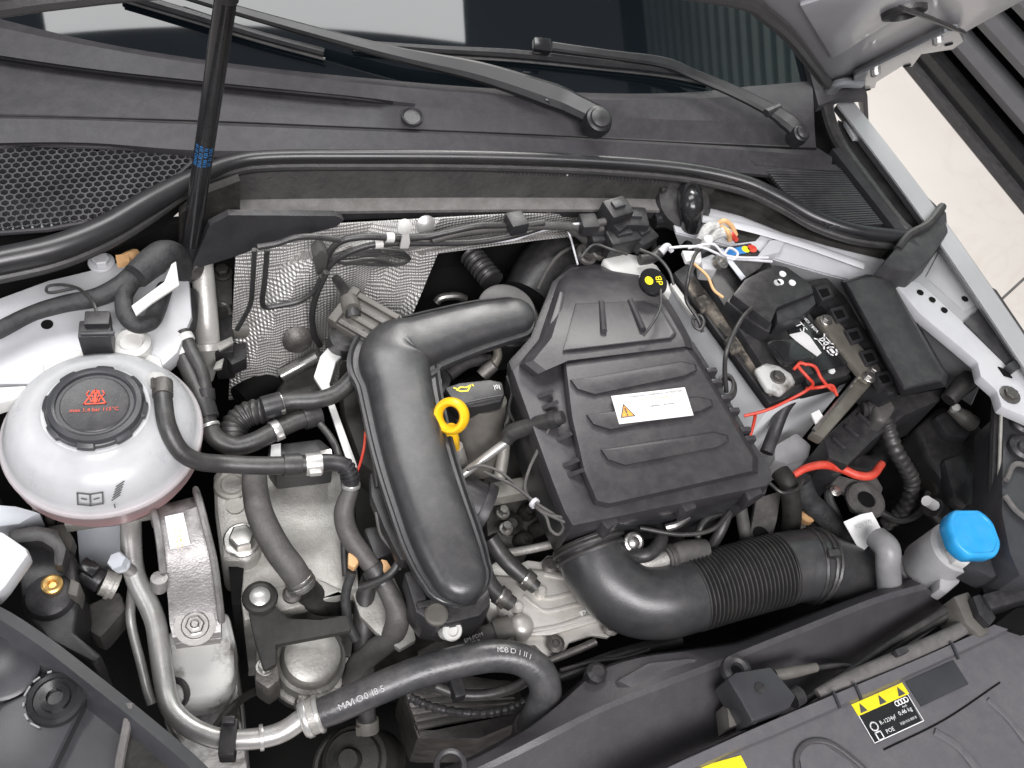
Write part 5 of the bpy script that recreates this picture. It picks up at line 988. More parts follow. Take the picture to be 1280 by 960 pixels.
# ------------------------------------------------------------------ wipers
def WP(x, y, off):
    q = PG(x, y, off); return q if q[2] > .060 + off * .6 else P(x, y, .060 + off * .6)
def wiper(label, armpts, bladepts, piv, hinge, ps=1.0):
    w_ = root('wiper', PG(*piv, .0), label, 'wiper', 'windscreen wipers')
    pw = [WP(x, y, o_) for x, y, o_, _ in armpts]
    g = G(); path = spline(pw, 8); ws_ = np.interp(np.linspace(0, 1, len(path)), np.linspace(0, 1, len(armpts)), [a[3] for a in armpts]); rings = []
    nrm_ = nrm((0, -.43, .9))
    for (t, u, b), p, q in zip(frames(path), path, ws_):
        s_ = nrm(np.cross(t, nrm_)); r = rp(p, q); rings.append([p + s_ * r * a + nrm_ * r * c for a, c in ((-1, -.35), (-1, .15), (-.6, .5), (.6, .5), (1, .15), (1, -.35))])
    g.stack(rings); obj(g, 'arm', 'wiper_black', w_, angle=30)
    if bladepts:
        g = G(); bp_ = spline([PG(x, y, o_) for x, y, o_, _ in bladepts], 8); rr_ = np.interp(np.linspace(0, 1, len(bp_)), np.linspace(0, 1, len(bladepts)), [rp(bp_[0], a[3]) for a in bladepts]); g.tube(bp_, list(rr_), 8, sm=False, flat=1.2); bl = obj(g, 'blade', 'black_plastic', w_)
        g = G(); g.tube([p + V3(0, -.006, -.004) for p in bp_], rp(bp_[0], 2), 6, sm=False); obj(g, 'rubber_edge', 'rubber', bl)
    p = WP(*piv, .02); g = G(); g.lathe([(.0165 * ps, -.014), (.0175 * ps, -.004), (.015 * ps, .004), (.008 * ps, .007), (0, .007)], p, nrm_, 26); pv = obj(g, 'pivot', 'wiper_black', w_)
    g = G(); g.lathe([(.0125 * ps, 0), (.011 * ps, .004), (.006 * ps, .006), (0, .0062)], p + nrm_ * .004, nrm_, 22); obj(g, 'nut_cap', 'black_plastic', pv)
    ph = WP(*hinge, .024); d_2 = nrm(pw[1] - pw[0]); g = G(); s_ = nrm(np.cross(d_2, nrm_)); g.tube([ph - s_ * .0105, ph + s_ * .0105], .005, 10); obj(g, 'hinge_pin', 'black_plastic', w_)
    return w_
wiper('long wiper with its round pivot cap in the middle of the cowl',
      [(752, 148, .02, 15), (720, 132, .022, 15), (690, 119, .024, 16), (600, 90, .026, 13), (500, 68, .026, 9), (400, 42, .025, 7.5), (300, 14, .024, 6.5), (220, -10, .022, 6)],
      [(405, 66, .010, 5), (330, 46, .010, 5), (250, 22, .010, 6), (150, -8, .010, 6)], (748, 150), (688, 120))
w2 = wiper('wiper parked at the right with its square blade joint',
      [(1000, 166, .02, 12), (985, 152, .02, 12), (965, 138, .022, 9), (920, 115, .024, 8), (870, 94, .026, 7), (830, 78, .026, 7), (760, 68, .024, 6), (690, 58, .02, 6)],
      [(440, 54, .008, 4), (540, 62, .008, 5), (640, 68, .009, 6), (740, 78, .009, 5), (830, 88, .009, 4), (890, 100, .009, 3)], (1000, 168), (966, 138), .68)
g = G(); g.box(PG(677, 58, .026), (.020, .016, .012), nrm(PG(740, 66, .02) - PG(677, 58, .02)), (0, -.43, .9)); obj(g, 'blade_joint', 'gloss_black', w2, bevel=.002)
# ------------------------------------------------------------------ battery
bt = root('battery', P(960, 430, -.2), 'pale grey car battery with a dusty black top', 'battery')
bo = [(843, 344), (964, 508), (1064, 474), (930, 290)]
g = G(); g.prism(poly(bo, -.055), .16, -.01); obj(g, 'case', 'battery_grey', bt, bevel=.004)
g = G(); g.prism(poly([(842, 340), (962, 505), (1066, 472), (930, 284)], -.044), .012, .0); obj(g, 'case_rim', 'black_plastic', bt, bevel=.003)
g = G(); g.prism(poly([(872, 330), (968, 480), (1062, 455), (935, 292)], -.030), .016, .02); lidb = obj(g, 'lid', 'black_plastic', bt, bevel=.003)
g = G(); g.prism(poly([(856, 354), (868, 345), (978, 484), (964, 494)], -.041), .008, .0); obj(g, 'dusty_ledge', 'dust', bt, bevel=.0012)
g = blk([(944, 460), (958, 452), (974, 456), (990, 466), (996, 478), (978, 492), (960, 486)], -.028, .010); tcl = obj(g, 'terminal_clamp', 'dirty_white', bt, bevel=.004, seg=3)
g = G(); g.hexbolt(P(972, 472, -.028), .006, .006); obj(g, 'clamp_nut', 'steel_dark', tcl)
for q_ in ([(868, 372), (882, 366), (892, 380), (880, 390)], [(905, 424), (916, 416), (930, 434), (918, 442)]):
    g = blk(q_, -.033, .008); obj(g, 'cell_plug', 'dust', bt, bevel=.004)
for k in range(4):
    a = (868 + 25 * k, 366 + 38 * k); g = G(); p, q = P(a[0] - 3, a[1] + 16, -.09), P(a[0] + 15, a[1] + 44, -.09); g.box((p + q) / 2 + V3(-.0015, 0, 0), (np.linalg.norm(q - p) * .8, .003, .05), q - p); obj(g, 'side_panel', 'battery_grey', bt, bevel=.001)
# printed label on the lid
lbp = [(978, 400), (1003, 389), (1062, 454), (1020, 466), (996, 432)]
g = G(); g.prism(poly(lbp, -.0275), .003); lbl = obj(g, 'label_plate', 'gloss_black', bt, bevel=.001)
lx_ = nrm(P(1060, 452, -.028) - P(1003, 390, -.028)); ly_ = np.cross(ZA, lx_)
zl = -.0270
text('GTS', P(997, 405, zl), lx_, ZA, .014, 'white_print', lbl); text('BATTERY 12V', P(1006, 399, zl), lx_, ZA, .006, 'white_print', lbl); text('70Ah 760A', P(1012, 405, zl), lx_, ZA, .006, 'white_print', lbl)
cS = P(1030, 427, zl); g = G(); sx3 = lx_; sy3 = ly_
stroke(g, [(-.008, -.008), (.008, .008)], .0018, cS, sx3, sy3, ZA); stroke(g, [(-.008, .008), (.008, -.008)], .0018, cS, sx3, sy3, ZA); stroke(g, [(-.005, -.006), (-.004, .006), (.005, .006), (.004, -.006), (-.005, -.006)], .0014, cS, sx3, sy3, ZA); obj(g, 'bin_symbol', 'white_print', lbl, merge=False)
cS = P(1040, 439, zl); g = G()
for k in range(3):
    a = k * 2.094; stroke(g, [(.006 * math.cos(a), .006 * math.sin(a)), (.006 * math.cos(a + .8), .006 * math.sin(a + .8)), (.006 * math.cos(a + 1.5), .006 * math.sin(a + 1.5))], .002, cS, sx3, sy3, ZA)
stroke(g, [(-.002, 0), (.002, 0)], .004, cS, sx3, sy3, ZA); obj(g, 'recycling_symbol', 'white_print', lbl, merge=False)
g = G(); g.prism(poly([(987, 418), (1004, 414), (1012, 420), (1027, 441), (1022, 445), (1002, 432)], -.0262), .001); obj(g, 'white_sticker', 'paper', bt)
g = G(); g.prism(poly([(1005, 470), (1060, 452), (1066, 462), (1058, 470), (1010, 482)], -.034), .03); obj(g, 'front_lip', 'black_plastic', bt, bevel=.003)
g = G(); g.lathe([(.004, 0), (.004, .002), (0, .002)], P(1039, 464, -.033), ZA, 12); obj(g, 'white_dot', 'white_print', bt)
# cover with three white dots
cv = root('fuse_cover', P(965, 375, -.03), 'angular black cover with white dots on top of the battery', 'cover')
co_ = [(916, 368), (932, 348), (968, 330), (984, 333), (1014, 354), (1018, 366), (972, 384), (964, 404)]
g = G(); g.prism(poly(co_, .0), .03, .02); obj(g, 'shell', 'black_plastic', cv, bevel=.003)
g = blk([(908, 376), (918, 368), (966, 404), (962, 416), (940, 404)], -.012, .02); obj(g, 'skirt', 'black_plastic', cv, bevel=.002)
g = blk([(970, 388), (1018, 368), (1020, 380), (1000, 396), (972, 404)], -.006, .022); obj(g, 'end_flap', 'dark_plastic', cv, bevel=.002)
for x, y in ((978, 343), (975, 353), (971, 354), (990, 354)):
    g = G(); g.lathe([(.004, 0), (.004, .0015), (0, .0015)], P(x, y, .0005), ZA, 14); obj(g, 'white_dot', 'white_print' if x != 971 else 'grey_print', cv)
# tracker box with red wires
tk = root('tracker_box', P(990, 440, -.02), 'flat rounded black box lying on the battery', 'tracker box')
tkp = [(959, 428), (964, 425), (990, 423), (996, 426), (1019, 443), (1018, 448), (986, 454), (980, 452)]
g = G(); g.prism(poly(tkp, -.012), .008); obj(g, 'case', 'black_plastic', tk, bevel=.002)
g = G(); g.prism(poly([(x + (989 - x) * .1, y + (438 - y) * .1) for x, y in tkp], -.0108), .002); obj(g, 'face', 'gloss_black', tk, bevel=.001)
rwz = lambda pts, label: hose('red_wire', pts, 2.1, 'red', label, 'wire', 'thin red wires')
rwz([(1000, 452, -.015), (998, 458, -.01), (1010, 472, -.012), (1016, 480, -.02), (1008, 488, -.03), (990, 498, -.04), (960, 512, -.05), (930, 520, -.06)], 'red wire running left from the tracker box')
rwz([(1000, 454, -.013), (1018, 458, -.01), (1026, 472, -.012), (1036, 484, -.02), (1044, 490, -.03)], 'red wire hooked to the right of the tracker box')
rwz([(1008, 486, -.03), (1026, 484, -.02), (1040, 482, -.02), (1046, 494, -.03)], 'red wire with frayed end over the battery front')
rwz([(944, 519, -.06), (942, 530, -.07), (938, 544, -.08)], 'short red wire hanging beside the airbox')
rwz([(992, 462, -.012), (1000, 454, -.008), (1008, 456, -.008)], 'red wire loop against the tracker box')
# black cable from cover to coil
hose('black_cable', [(945, 380, -.004), (930, 395, .0), (918, 415, .0), (908, 440, -.01), (906, 465, -.03), (908, 490, -.05)], 3, 'rubber', 'black cable hanging from the battery cover', 'cable')
for k in range(3):
    g0 = G() if not k else g; g = g0; g.tube([P(908 + 9 * math.cos(a) + k, 482 + 13 * math.sin(a) + k * 2, -.045 - .004 * k) for a in np.linspace(0, 6.28, 16)], rp(P(908, 480, -.05), 2.6), 8)
obj(g, 'cable_coil', 'rubber', label='small coil of black cable between airbox and battery', cat='cable coil')
hose('black_cable', [(880, 308, -.0), (868, 320, .0), (860, 350, -.01), (858, 375, -.03), (872, 398, -.04), (878, 415, -.05)], 2.4, 'rubber', 'thin black cable dropping between airbox and battery', 'cable')
g = G(); g.tube(PP([(866, 400, -.04), (874, 394, -.04), (880, 402, -.04), (876, 412, -.042), (868, 408, -.042), (866, 400, -.04)]), rp(P(870, 400, -.04), 2.2), 8); obj(g, 'cable_knot', 'rubber', label='knotted black cable beside the airbox corner', cat='cable')
# white wires and terminal at the battery rear
for k, pts_ in enumerate(([(836, 310, 0), (860, 308, .004), (880, 310, .006), (910, 322, .006), (940, 325, .006), (965, 327, .004)], [(860, 310, .004), (890, 305, .01), (905, 318, .012), (925, 322, .01), (960, 322, .006)], [(905, 318, .01), (912, 310, .012), (922, 316, .012), (918, 324, .01), (908, 322, .01)])):
    hose('white_wire', pts_, 1.7, 'wire_white', ('long white wire across the battery rear', 'white wire arched over the battery rear', 'white wire loop near the battery plug')[k], 'wire', 'white wires at the battery rear')
tm = root('battery_terminal', P(885, 325, -.03), 'milky plastic terminal with a pale yellow tag', 'terminal')
g = blk([(853, 313), (876, 314), (878, 328), (858, 326)], -.006, .006); obj(g, 'yellow_tag', 'paper', tm, bevel=.001)
g = blk([(876, 322), (892, 316), (902, 326), (896, 338), (878, 336)], -.004, .02); obj(g, 'clamp', 'clear_plastic', tm, bevel=.004)
g = G(); g.lathe([(.009, 0), (.009, .006), (.006, .006), (.005, .002), (0, .002)], P(898, 329, -.002), nrm((.3, -.3, 1)), 16); obj(g, 'nut', 'steel', tm)
g = G(); g.lathe([(.006, 0), (.006, .01), (.004, .012)], P(882, 306, -.0), ZA, 12); obj(g, 'white_stud', 'white_plastic', tm)
lp_ = root('battery_label', P(930, 335, -.03), 'blue grey battery label partly hidden by white wires', 'label')
g = G(); g.prism(poly([(897, 311), (938, 304), (958, 322), (950, 335), (928, 350)], -.018), .003); obj(g, 'plate', 'dark_plastic', lp_)
g = G(); g.prism(poly([(897, 311), (903, 310), (932, 346), (927, 350)], -.0165), .001); obj(g, 'grey_stripe', 'case_grey', lp_)
g = G(); g.prism(poly([(905, 312), (928, 308), (934, 316), (910, 320)], -.0165), .001); obj(g, 'blue_field', 'blue_print', lp_)
g = G(); g.lathe([(0, .0008), (.005, .0008), (.005, 0)], P(932, 312, -.017), ZA, 14); obj(g, 'yellow_dot', 'sticker_yellow', lp_)
g = G(); g.lathe([(0, .0008), (.006, .0008), (.006, 0)], P(940, 311, -.017), ZA, 14); obj(g, 'red_dot', 'red', lp_)
jn = root('cable_ends', P(900, 292, -.03), 'tangle of pale and orange cable ends behind the battery', 'cable ends')
for k, (m_, pts_, r_) in enumerate((('dirty_white', [(876, 300, -.01), (884, 285, 0), (896, 282, 0)], 6), ('clip_orange', [(896, 280, .0), (905, 276, .006), (914, 282, .0), (920, 294, -.01)], 3), ('dirty_white', [(890, 296, -.01), (905, 290, 0), (914, 296, -.01)], 6.5), ('clip_orange', [(902, 284, .0), (910, 290, .004), (912, 300, -.01)], 3.5), ('red', [(914, 292, 0), (920, 300, -.01)], 3.5))):
    pw = PP(pts_); g = G(); g.tube(pw, rp(pw[0], r_), 10); obj(g, 'cable_end', m_, jn)
g = blk([(905, 272), (930, 280), (958, 288), (945, 300), (920, 302)], -.018, .01); obj(g, 'foam_pad', 'grime_shade', bevel=.002, label='dark foam pad on the white inner wing', cat='pad')
# hose elbow with boot at the bulkhead
eh = root('vacuum_elbow', P(862, 270, -.05), 'glossy black hose elbow leaving a ribbed boot in the bulkhead', 'hose elbow')
g = G(); g.tube(PP([(862, 242, .005), (864, 256, .01), (864, 275, -.01), (862, 296, -.04), (858, 312, -.07)]), [rp(P(862, 260, 0), q) for q in (16, 15, 14, 13, 13)], 18); obj(g, 'elbow', 'gloss_black', eh)
g = G(); g.lathe([(.034, -.02), (.034, -.002), (.028, .004), (.02, .005)], P(858, 250, -.004), nrm((0, -.5, 1)), 28); obj(g, 'boot', 'rubber', eh)
for a in np.linspace(.5, 2.7, 7):
    g = G(); p = P(858, 250, -.004) + V3(math.cos(a) * .031, math.sin(a) * .031 * .9, math.sin(a) * .012); g.box(p, (.006, .006, .012)); obj(g, 'boot_rib', 'rubber', eh, bevel=.001)
hose('servo_cylinder', [(815, 275, -.03), (835, 272, -.03), (852, 275, -.03)], [12, 14, 12], 'gloss_black', 'shiny black cylinder left of the hose elbow', 'cylinder')
hose('white_tip', [(826, 315, -.02), (834, 308, -.015), (840, 314, -.02)], [5, 4.5, 3], 'wire_white', 'small white wire connector at the black plugs', 'connector')
hose('black_cable', [(800, 325, -.03), (815, 322, -.03), (828, 312, -.025)], 7, 'rubber', 'black sleeve leading to the small white connector', 'cable')
# hold-down frame
hf = root('battery_holder', P(1080, 480, -.08), 'brownish steel hold down frame around the battery', 'holder')
g = G(); g.prism(poly([(1020, 396), (1030, 392), (1042, 394), (1100, 458), (1104, 468), (1088, 476), (1078, 470)], -.022), .010); obj(g, 'side_bar', 'steel_brown', hf, bevel=.003)
g = G(); g.prism(poly([(1078, 462), (1098, 470), (1030, 548), (1014, 540)], -.034), .014); obj(g, 'front_bar', 'steel_brown', hf, bevel=.003)
g = G(); g.tube(PP([(1078, 465, -.032), (1048, 501, -.032), (1017, 538, -.032)]), .002, 8); obj(g, 'front_bead', 'steel', hf)
for x, y in ((1032, 401), (1092, 464), (1086, 472)):
    g = G(); g.hexbolt(P(x, y, -.022), .005, .006); obj(g, 'bolt', 'steel', hf)
g = blk([(1014, 517), (1024, 512), (1030, 522), (1020, 530)], -.0325, .002); obj(g, 'tag', 'paper', hf)
hose('cable_channel', [(958, 566, -.10), (968, 540, -.09), (980, 510, -.075), (996, 490, -.065)], 8.5, 'dark_plastic', 'dark channel strip standing at the battery front corner', 'channel')
g = blk([(968, 556), (996, 540), (1015, 556), (1012, 572), (985, 580), (968, 575)], -.12, .04); obj(g, 'terminal_block', 'clear_plastic', bevel=.004, label='translucent terminal block below the battery front', cat='terminal block')
# ------------------------------------------------------------------ fuse box
fb = root('fuse_box', P(1110, 430, -.1), 'long black fuse box lid right of the battery', 'fuse box')
g = G(); g.stack([poly([(1050, 352), (1082, 342), (1114, 346), (1186, 470), (1182, 484), (1126, 496)], -.03), poly([(1055, 352), (1084, 344), (1112, 348), (1180, 468), (1176, 477), (1129, 488)], .012), poly([(1058, 353), (1085, 346), (1110, 350), (1176, 466), (1172, 474), (1131, 484)], .016)]); obj(g, 'lid', 'dark_plastic', fb, bevel=.002)
g = blk([(1012, 352), (1034, 346), (1058, 372), (1128, 486), (1112, 494), (1020, 372)], -.030, .05); obj(g, 'clip_rail', 'black_plastic', fb, bevel=.003)
for k in range(5):
    t = k / 4; x, y = 1030 + 75 * t, 366 + 108 * t
    g = blk([(x - 12, y - 8), (x + 6, y - 12), (x + 14, y + 4), (x - 2, y + 10)], -.018, .012); o = obj(g, 'clip', 'dark_plastic', fb, bevel=.002)
    g = blk([(x - 6, y - 4), (x + 4, y - 6), (x + 8, y + 2), (x - 1, y + 5)], -.0165, .004); obj(g, 'clip_slot', 'void', o)
g = blk([(1030, 548), (1098, 482), (1128, 494), (1180, 484), (1176, 500), (1130, 520), (1090, 552), (1060, 582), (1036, 572)], -.075, .08); obj(g, 'lower_housing', 'black_plastic', fb, bevel=.004)
for k in range(4):
    a, b = P(1040 + 16 * k, 548 - 15 * k, -.073), P(1056 + 16 * k, 562 - 15 * k, -.073); g = G(); g.box((a + b) / 2, (np.linalg.norm(b - a), .004, .006), b - a); obj(g, 'rib', 'dark_plastic', fb, bevel=.001)
CT = [(1078, 512, -.07), (1098, 512, -.065), (1108, 530, -.075), (1118, 560, -.09), (1132, 585, -.11), (1140, 605, -.13), (1130, 635, -.16), (1108, 655, -.19)]
p = spline(PP(CT), 14); g = G(); g.tube(p, [rp(p[0], 10 + .9 * math.sin(i * 1.5)) for i in range(len(p))], 14, sm=False); obj(g, 'cable_conduit', 'rubber', label='black corrugated conduit dropping from the fuse box', cat='conduit')
g = blk([(1092, 505), (1112, 496), (1122, 508), (1110, 528), (1096, 524)], -.055, .03); obj(g, 'cable_boot', 'rubber_grey', bevel=.008, seg=3, label='rubber cable boot on the fuse box housing', cat='boot')
hose('foam_roll', [(1185, 500, -.06), (1205, 480, -.05), (1222, 470, -.045), (1232, 480, -.05)], [10, 13, 12, 9], 'rubber', 'black foam roll against the white wing panel', 'foam roll')
# ------------------------------------------------------------------ right headlamp
rl = root('right_headlamp', P(1190, 600, -.25), 'black right headlamp housing with a bulb holder', 'headlamp housing')
g = blk([(1145, 532), (1178, 505), (1215, 515), (1238, 545), (1240, 620), (1205, 640), (1180, 600), (1160, 570)], -.13, .12, .03); obj(g, 'shell', 'black_plastic', rl, bevel=.010, seg=3)
g = blk([(1168, 520), (1200, 505), (1226, 530), (1210, 548), (1185, 545)], -.118, .02); obj(g, 'rear_cap', 'dark_plastic', rl, bevel=.006)
g = G(); g.tube(PP([(1188, 510, -.10), (1205, 522, -.10), (1216, 530, -.105)]), [.006, .010, .010], 14); obj(g, 'bulb_holder', 'connector_grey', rl)
g = G(); g.lathe([(.005, 0), (.005, .010), (.003, .012)], P(1192, 512, -.095), nrm((-.4, -.2, 1)), 12); obj(g, 'bulb_tip', 'dirty_white', rl)
g = blk([(1180, 575), (1205, 565), (1218, 600), (1210, 632), (1192, 620)], -.12, .02); obj(g, 'rib_panel', 'dark_plastic', rl, bevel=.004)
g = blk([(1150, 560), (1176, 548), (1190, 600), (1172, 620)], -.145, .05); obj(g, 'adjuster', 'grime_shade', rl, bevel=.006)
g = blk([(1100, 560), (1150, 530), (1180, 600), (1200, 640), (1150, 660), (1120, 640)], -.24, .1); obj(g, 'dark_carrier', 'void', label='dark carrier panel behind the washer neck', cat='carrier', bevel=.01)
pr = root('front_post', P(1242, 600, -.15), 'thin dark upright rail beside the right lamp lens', 'rail')
g = G(); g.tube(PP([(1246, 490, -.01), (1243, 560, -.03), (1240, 640, -.05), (1238, 700, -.07)]), rp(P(1243, 600, -.03), 6), 8); obj(g, 'rail', 'black_plastic', pr)
g = G(); g.tube(PP([(1252, 500, -.0), (1250, 560, -.02), (1247, 640, -.04), (1246, 700, -.06)]), rp(P(1243, 600, -.03), 2.2), 8); obj(g, 'rail_edge', 'alu_dull', pr)
ln = root('lamp_carrier', P(1275, 600, -.1), 'dusty grey lamp carrier with two round caps at the right edge', 'lamp carrier')
g = blk([(1254, 508), (1310, 525), (1310, 720), (1275, 720), (1262, 690), (1252, 640)], -.02, .06); obj(g, 'panel', 'lamp_black', ln, bevel=.006)
for x, y, r_ in ((1278, 530, 15), (1278, 560, 18)):
    p = P(x, y, -.016); g = G(); g.lathe([(rp(p, r_), -.006), (rp(p, r_), .002), (rp(p, r_ * .8), .005), (rp(p, r_ * .7), .001), (rp(p, r_ * .45), .001), (rp(p, r_ * .35), .004), (0, .004)], p, ZA, 26); obj(g, 'round_cap', 'dark_plastic', ln)
g = G(); g.tube(PP([(1256, 620, -.016), (1272, 640, -.016), (1300, 660, -.016)]), .003, 8); obj(g, 'rib', 'foam', ln)
g = G(); g.tube(PP([(1258, 600, -.016), (1270, 580, -.016), (1300, 590, -.016)]), .003, 8); obj(g, 'rib', 'foam', ln)
# ------------------------------------------------------------------ red cable and brackets in the middle right
hose('red_cable', [(992, 594, -.09), (1008, 585, -.085), (1030, 581, -.085), (1052, 586, -.09), (1072, 594, -.09), (1090, 594, -.09), (1102, 580, -.095)], [4.5, 5, 5.5, 5.5, 5.5, 5.5, 5], 'red', 'thick orange red cable snaking below the battery', 'cable')
kb2 = root('lifting_bracket', P(1070, 620, -.16), 'grey steel lifting eye bracket under the red cable', 'bracket')
g = blk([(1025, 590), (1050, 594), (1072, 600), (1095, 594), (1104, 610), (1098, 632), (1082, 644), (1066, 636), (1058, 616), (1030, 604)], -.12, .008); obj(g, 'plate', 'rubber_grey', kb2, bevel=.002)
g = G(); g.torus(P(1082, 625, -.116), .016, .007, ZA, 24, 8, .6); obj(g, 'eye', 'rubber_grey', kb2)
g = G(); g.lathe([(0, .002), (.010, .002), (.010, 0)], P(1082, 625, -.116), ZA, 18); obj(g, 'hole', 'void', kb2)
kb3 = root('support_bracket', P(950, 660, -.2), 'grey bracket with an open eye right below the airbox corner', 'bracket')
g = blk([(945, 622), (978, 612), (972, 650), (962, 685), (945, 688), (938, 664)], -.13, .010); obj(g, 'plate', 'rubber_grey', kb3, bevel=.003)
g = G(); g.lathe([(0, .001), (.009, .001), (.009, 0)], P(951, 668, -.129), ZA, 16); obj(g, 'hole', 'void', kb3)
LMS = [([(975, 590, -.09), (985, 606, -.09), (990, 640, -.12), (985, 680, -.16)], 12, 'grime_shade', 'dark taped loom dropping beside the grey bracket'),
       ([(1000, 600, -.11), (1010, 625, -.13), (1035, 650, -.15), (1060, 690, -.18)], 14, 'tape', 'thick loom running behind the white tag'),
       ([(1105, 560, -.14), (1090, 580, -.14), (1060, 575, -.13), (1030, 570, -.12)], 12, 'black_plastic', 'dark loom above the red cable'),
       ([(910, 640, -.10), (900, 665, -.11), (885, 690, -.13)], 7, 'rubber', 'black hose below the front airbox edge'),
       ([(925, 630, -.11), (930, 660, -.13), (935, 690, -.15)], 8, 'rubber_grey', 'grey black hose beside the open eye bracket'),
       ([(800, 660, -.08), (850, 668, -.08), (890, 662, -.08), (912, 640, -.08)], 3, 'rubber', 'thin cable slung under the airbox front'),
       ([(790, 645, -.09), (830, 648, -.09), (860, 640, -.08), (880, 630, -.08)], 2.5, 'wire_white', 'thin pale cable below the front airbox edge'),
       ([(690, 850, -.19), (730, 835, -.18), (790, 815, -.17), (850, 800, -.17)], 9, 'black_plastic', 'dark pipe under the heat exchanger edge'),
       ([(680, 828, -.17), (715, 815, -.165), (745, 802, -.16)], 5, 'steel_dark', 'dull thin pipe along the heat exchanger corner')]
for pts_, r_, m_, lab in LMS: hose('bay_cable', pts_, r_, m_, lab, 'cable')
sf = root('brass_fitting', P(1010, 650, -.2), 'tan fitting with an orange core under the bracket', 'fitting')
g = blk([(996, 672), (1000, 645), (1020, 640), (1034, 655), (1020, 682), (1000, 684)], -.16, .03); obj(g, 'body', 'dirty_white', sf, bevel=.005)
g = G(); g.lathe([(.009, 0), (.009, .008), (.006, .012)], P(1006, 648, -.155), ZA, 14); obj(g, 'core', 'clip_orange', sf)
g = blk([(1008, 652), (1024, 650), (1022, 668), (1010, 670)], -.157, .01); obj(g, 'plug', 'grime_shade', sf, bevel=.003)
tgp = [P(1055, 652, -.10), P(1076, 643, -.098), P(1090, 640, -.094), P(1103, 664, -.11), P(1090, 678, -.114), P(1077, 691, -.12)]
g = G(); g.prism(tgp, .0015); o = obj(g, 'paper_tag', 'paper', label='white paper tag hanging near the washer neck', cat='tag')
text('3Q0 971', P(1078, 655, -.1015), P(1090, 646, -.1) - P(1064, 658, -.102), nrm(np.cross(tgp[2] - tgp[0], tgp[4] - tgp[0]) * (1 if np.cross(tgp[2] - tgp[0], tgp[4] - tgp[0])[2] > 0 else -1)), .006, 'grey_print', o, off=.002)
# ------------------------------------------------------------------ corrugated intake hose
ch_ = root('air_intake_hose', P(850, 760, -.2), 'fat black corrugated air intake hose curving from the airbox', 'air hose')
D1 = [(735, 678, -.115), (746, 705, -.12), (764, 730, -.125), (792, 748, -.13), (825, 752, -.13), (848, 747, -.13), (866, 742, -.13)]
g = G(); g.tube(PP(D1), [rp(P(*p), q) for p, q in zip(D1, (43, 45, 46, 47, 47, 47, 46))], 36, 8); obj(g, 'smooth_elbow', 'pipe_plastic', ch_)
for t, q in ((.0, 46), (.04, 47.5), (.085, 46.5)):
    path = spline(PP(D1), 12); i = int(t * (len(path) - 1)); g = G(); p = path[i]; axd = path[min(i + 2, len(path) - 1)] - path[max(0, i - 1)]; ringband(g, p, axd, rp(p, q), rp(p, 6)); obj(g, 'collar_rib', 'rubber', ch_)
D2 = [(862, 743, -.13), (900, 732, -.13), (940, 721, -.13), (976, 712, -.13)]
p = spline(PP(D2), 60); n_ = len(p); g = G()
g.tube(p, [rp(p[0], 46.0) * (1.04 if (i % 8) in (2, 3, 4) else (.985 if (i % 8) in (1, 5) else .90)) for i in range(n_)], 40, sm=False); obj(g, 'corrugated_section', 'rubber', ch_, angle=38)
D3 = [(974, 712, -.13), (995, 708, -.13), (1015, 707, -.13), (1030, 710, -.135), (1060, 718, -.15), (1095, 730, -.17), (1120, 742, -.19)]
g = G(); g.tube(PP(D3), [rp(P(*p), q) for p, q in zip(D3, (45, 45, 45, 43, 40, 38, 34))], 34, 8); obj(g, 'duct_end', 'pipe_plastic', ch_)
for t, q in ((.30, 46.5), (.36, 47.5), (.41, 46)):
    path = spline(PP(D3), 14); i = int(t * (len(path) - 1)); g = G(); q0_ = path[i]; ringband(g, q0_, path[i + 1] - path[i - 1], rp(q0_, q), rp(q0_, 5)); obj(g, 'clamp_ring', 'rubber', ch_)
g = G(); g.box(P(1040, 694, -.092), (.014, .008, .014), nrm((1, -.2, 0))); obj(g, 'clamp_lug', 'rubber', ch_, bevel=.002)
# small fittings between airbox and corrugated hose
ff = root('water_fitting', P(820, 690, -.14), 'group of hose fittings behind the intake elbow', 'fitting')
g = G(); g.tube(PP([(784, 690, -.10), (800, 695, -.09), (815, 690, -.088), (826, 675, -.09), (824, 660, -.1)]), rp(P(800, 690, -.1), 9), 14); obj(g, 'elbow', 'rubber', ff)
g = G(); g.tube(PP([(795, 705, -.105), (815, 703, -.105), (832, 698, -.105)]), rp(P(815, 700, -.1), 10), 16); obj(g, 'silver_tube', 'alu_cast', ff)
g = G(); g.tube(PP([(832, 698, -.105), (855, 690, -.105), (880, 688, -.11)]), rp(P(850, 690, -.1), 15), 18); obj(g, 'sleeve', 'rubber_grey', ff)
g = G(); ringband(g, P(838, 696, -.105), P(855, 690, -.105) - P(832, 698, -.105), rp(P(838, 696, -.105), 17), .006); obj(g, 'clamp', 'steel_dark', ff)
g = G(); g.torus(P(792, 678, -.09), .008, .003, nrm((0, -.4, 1)), 20, 8); g.lathe([(.006, -.005), (.006, .002), (.003, .004)], P(792, 678, -.09), nrm((0, -.4, 1)), 14); obj(g, 'eyelet', 'steel', ff)
g = blk([(745, 664), (780, 656), (830, 650), (860, 662), (850, 700), (800, 712), (760, 700)], -.165, .05); obj(g, 'coolant_manifold', 'steel_dark', bevel=.008, seg=3, label='dark metal manifold under the airbox front edge', cat='manifold')
g = G(); g.tube(PP([(832, 660, -.085), (846, 656, -.082), (860, 646, -.08)]), .004, 8); obj(g, 'bright_clip', 'steel', label='bright curved clip under the airbox front edge', cat='clip')
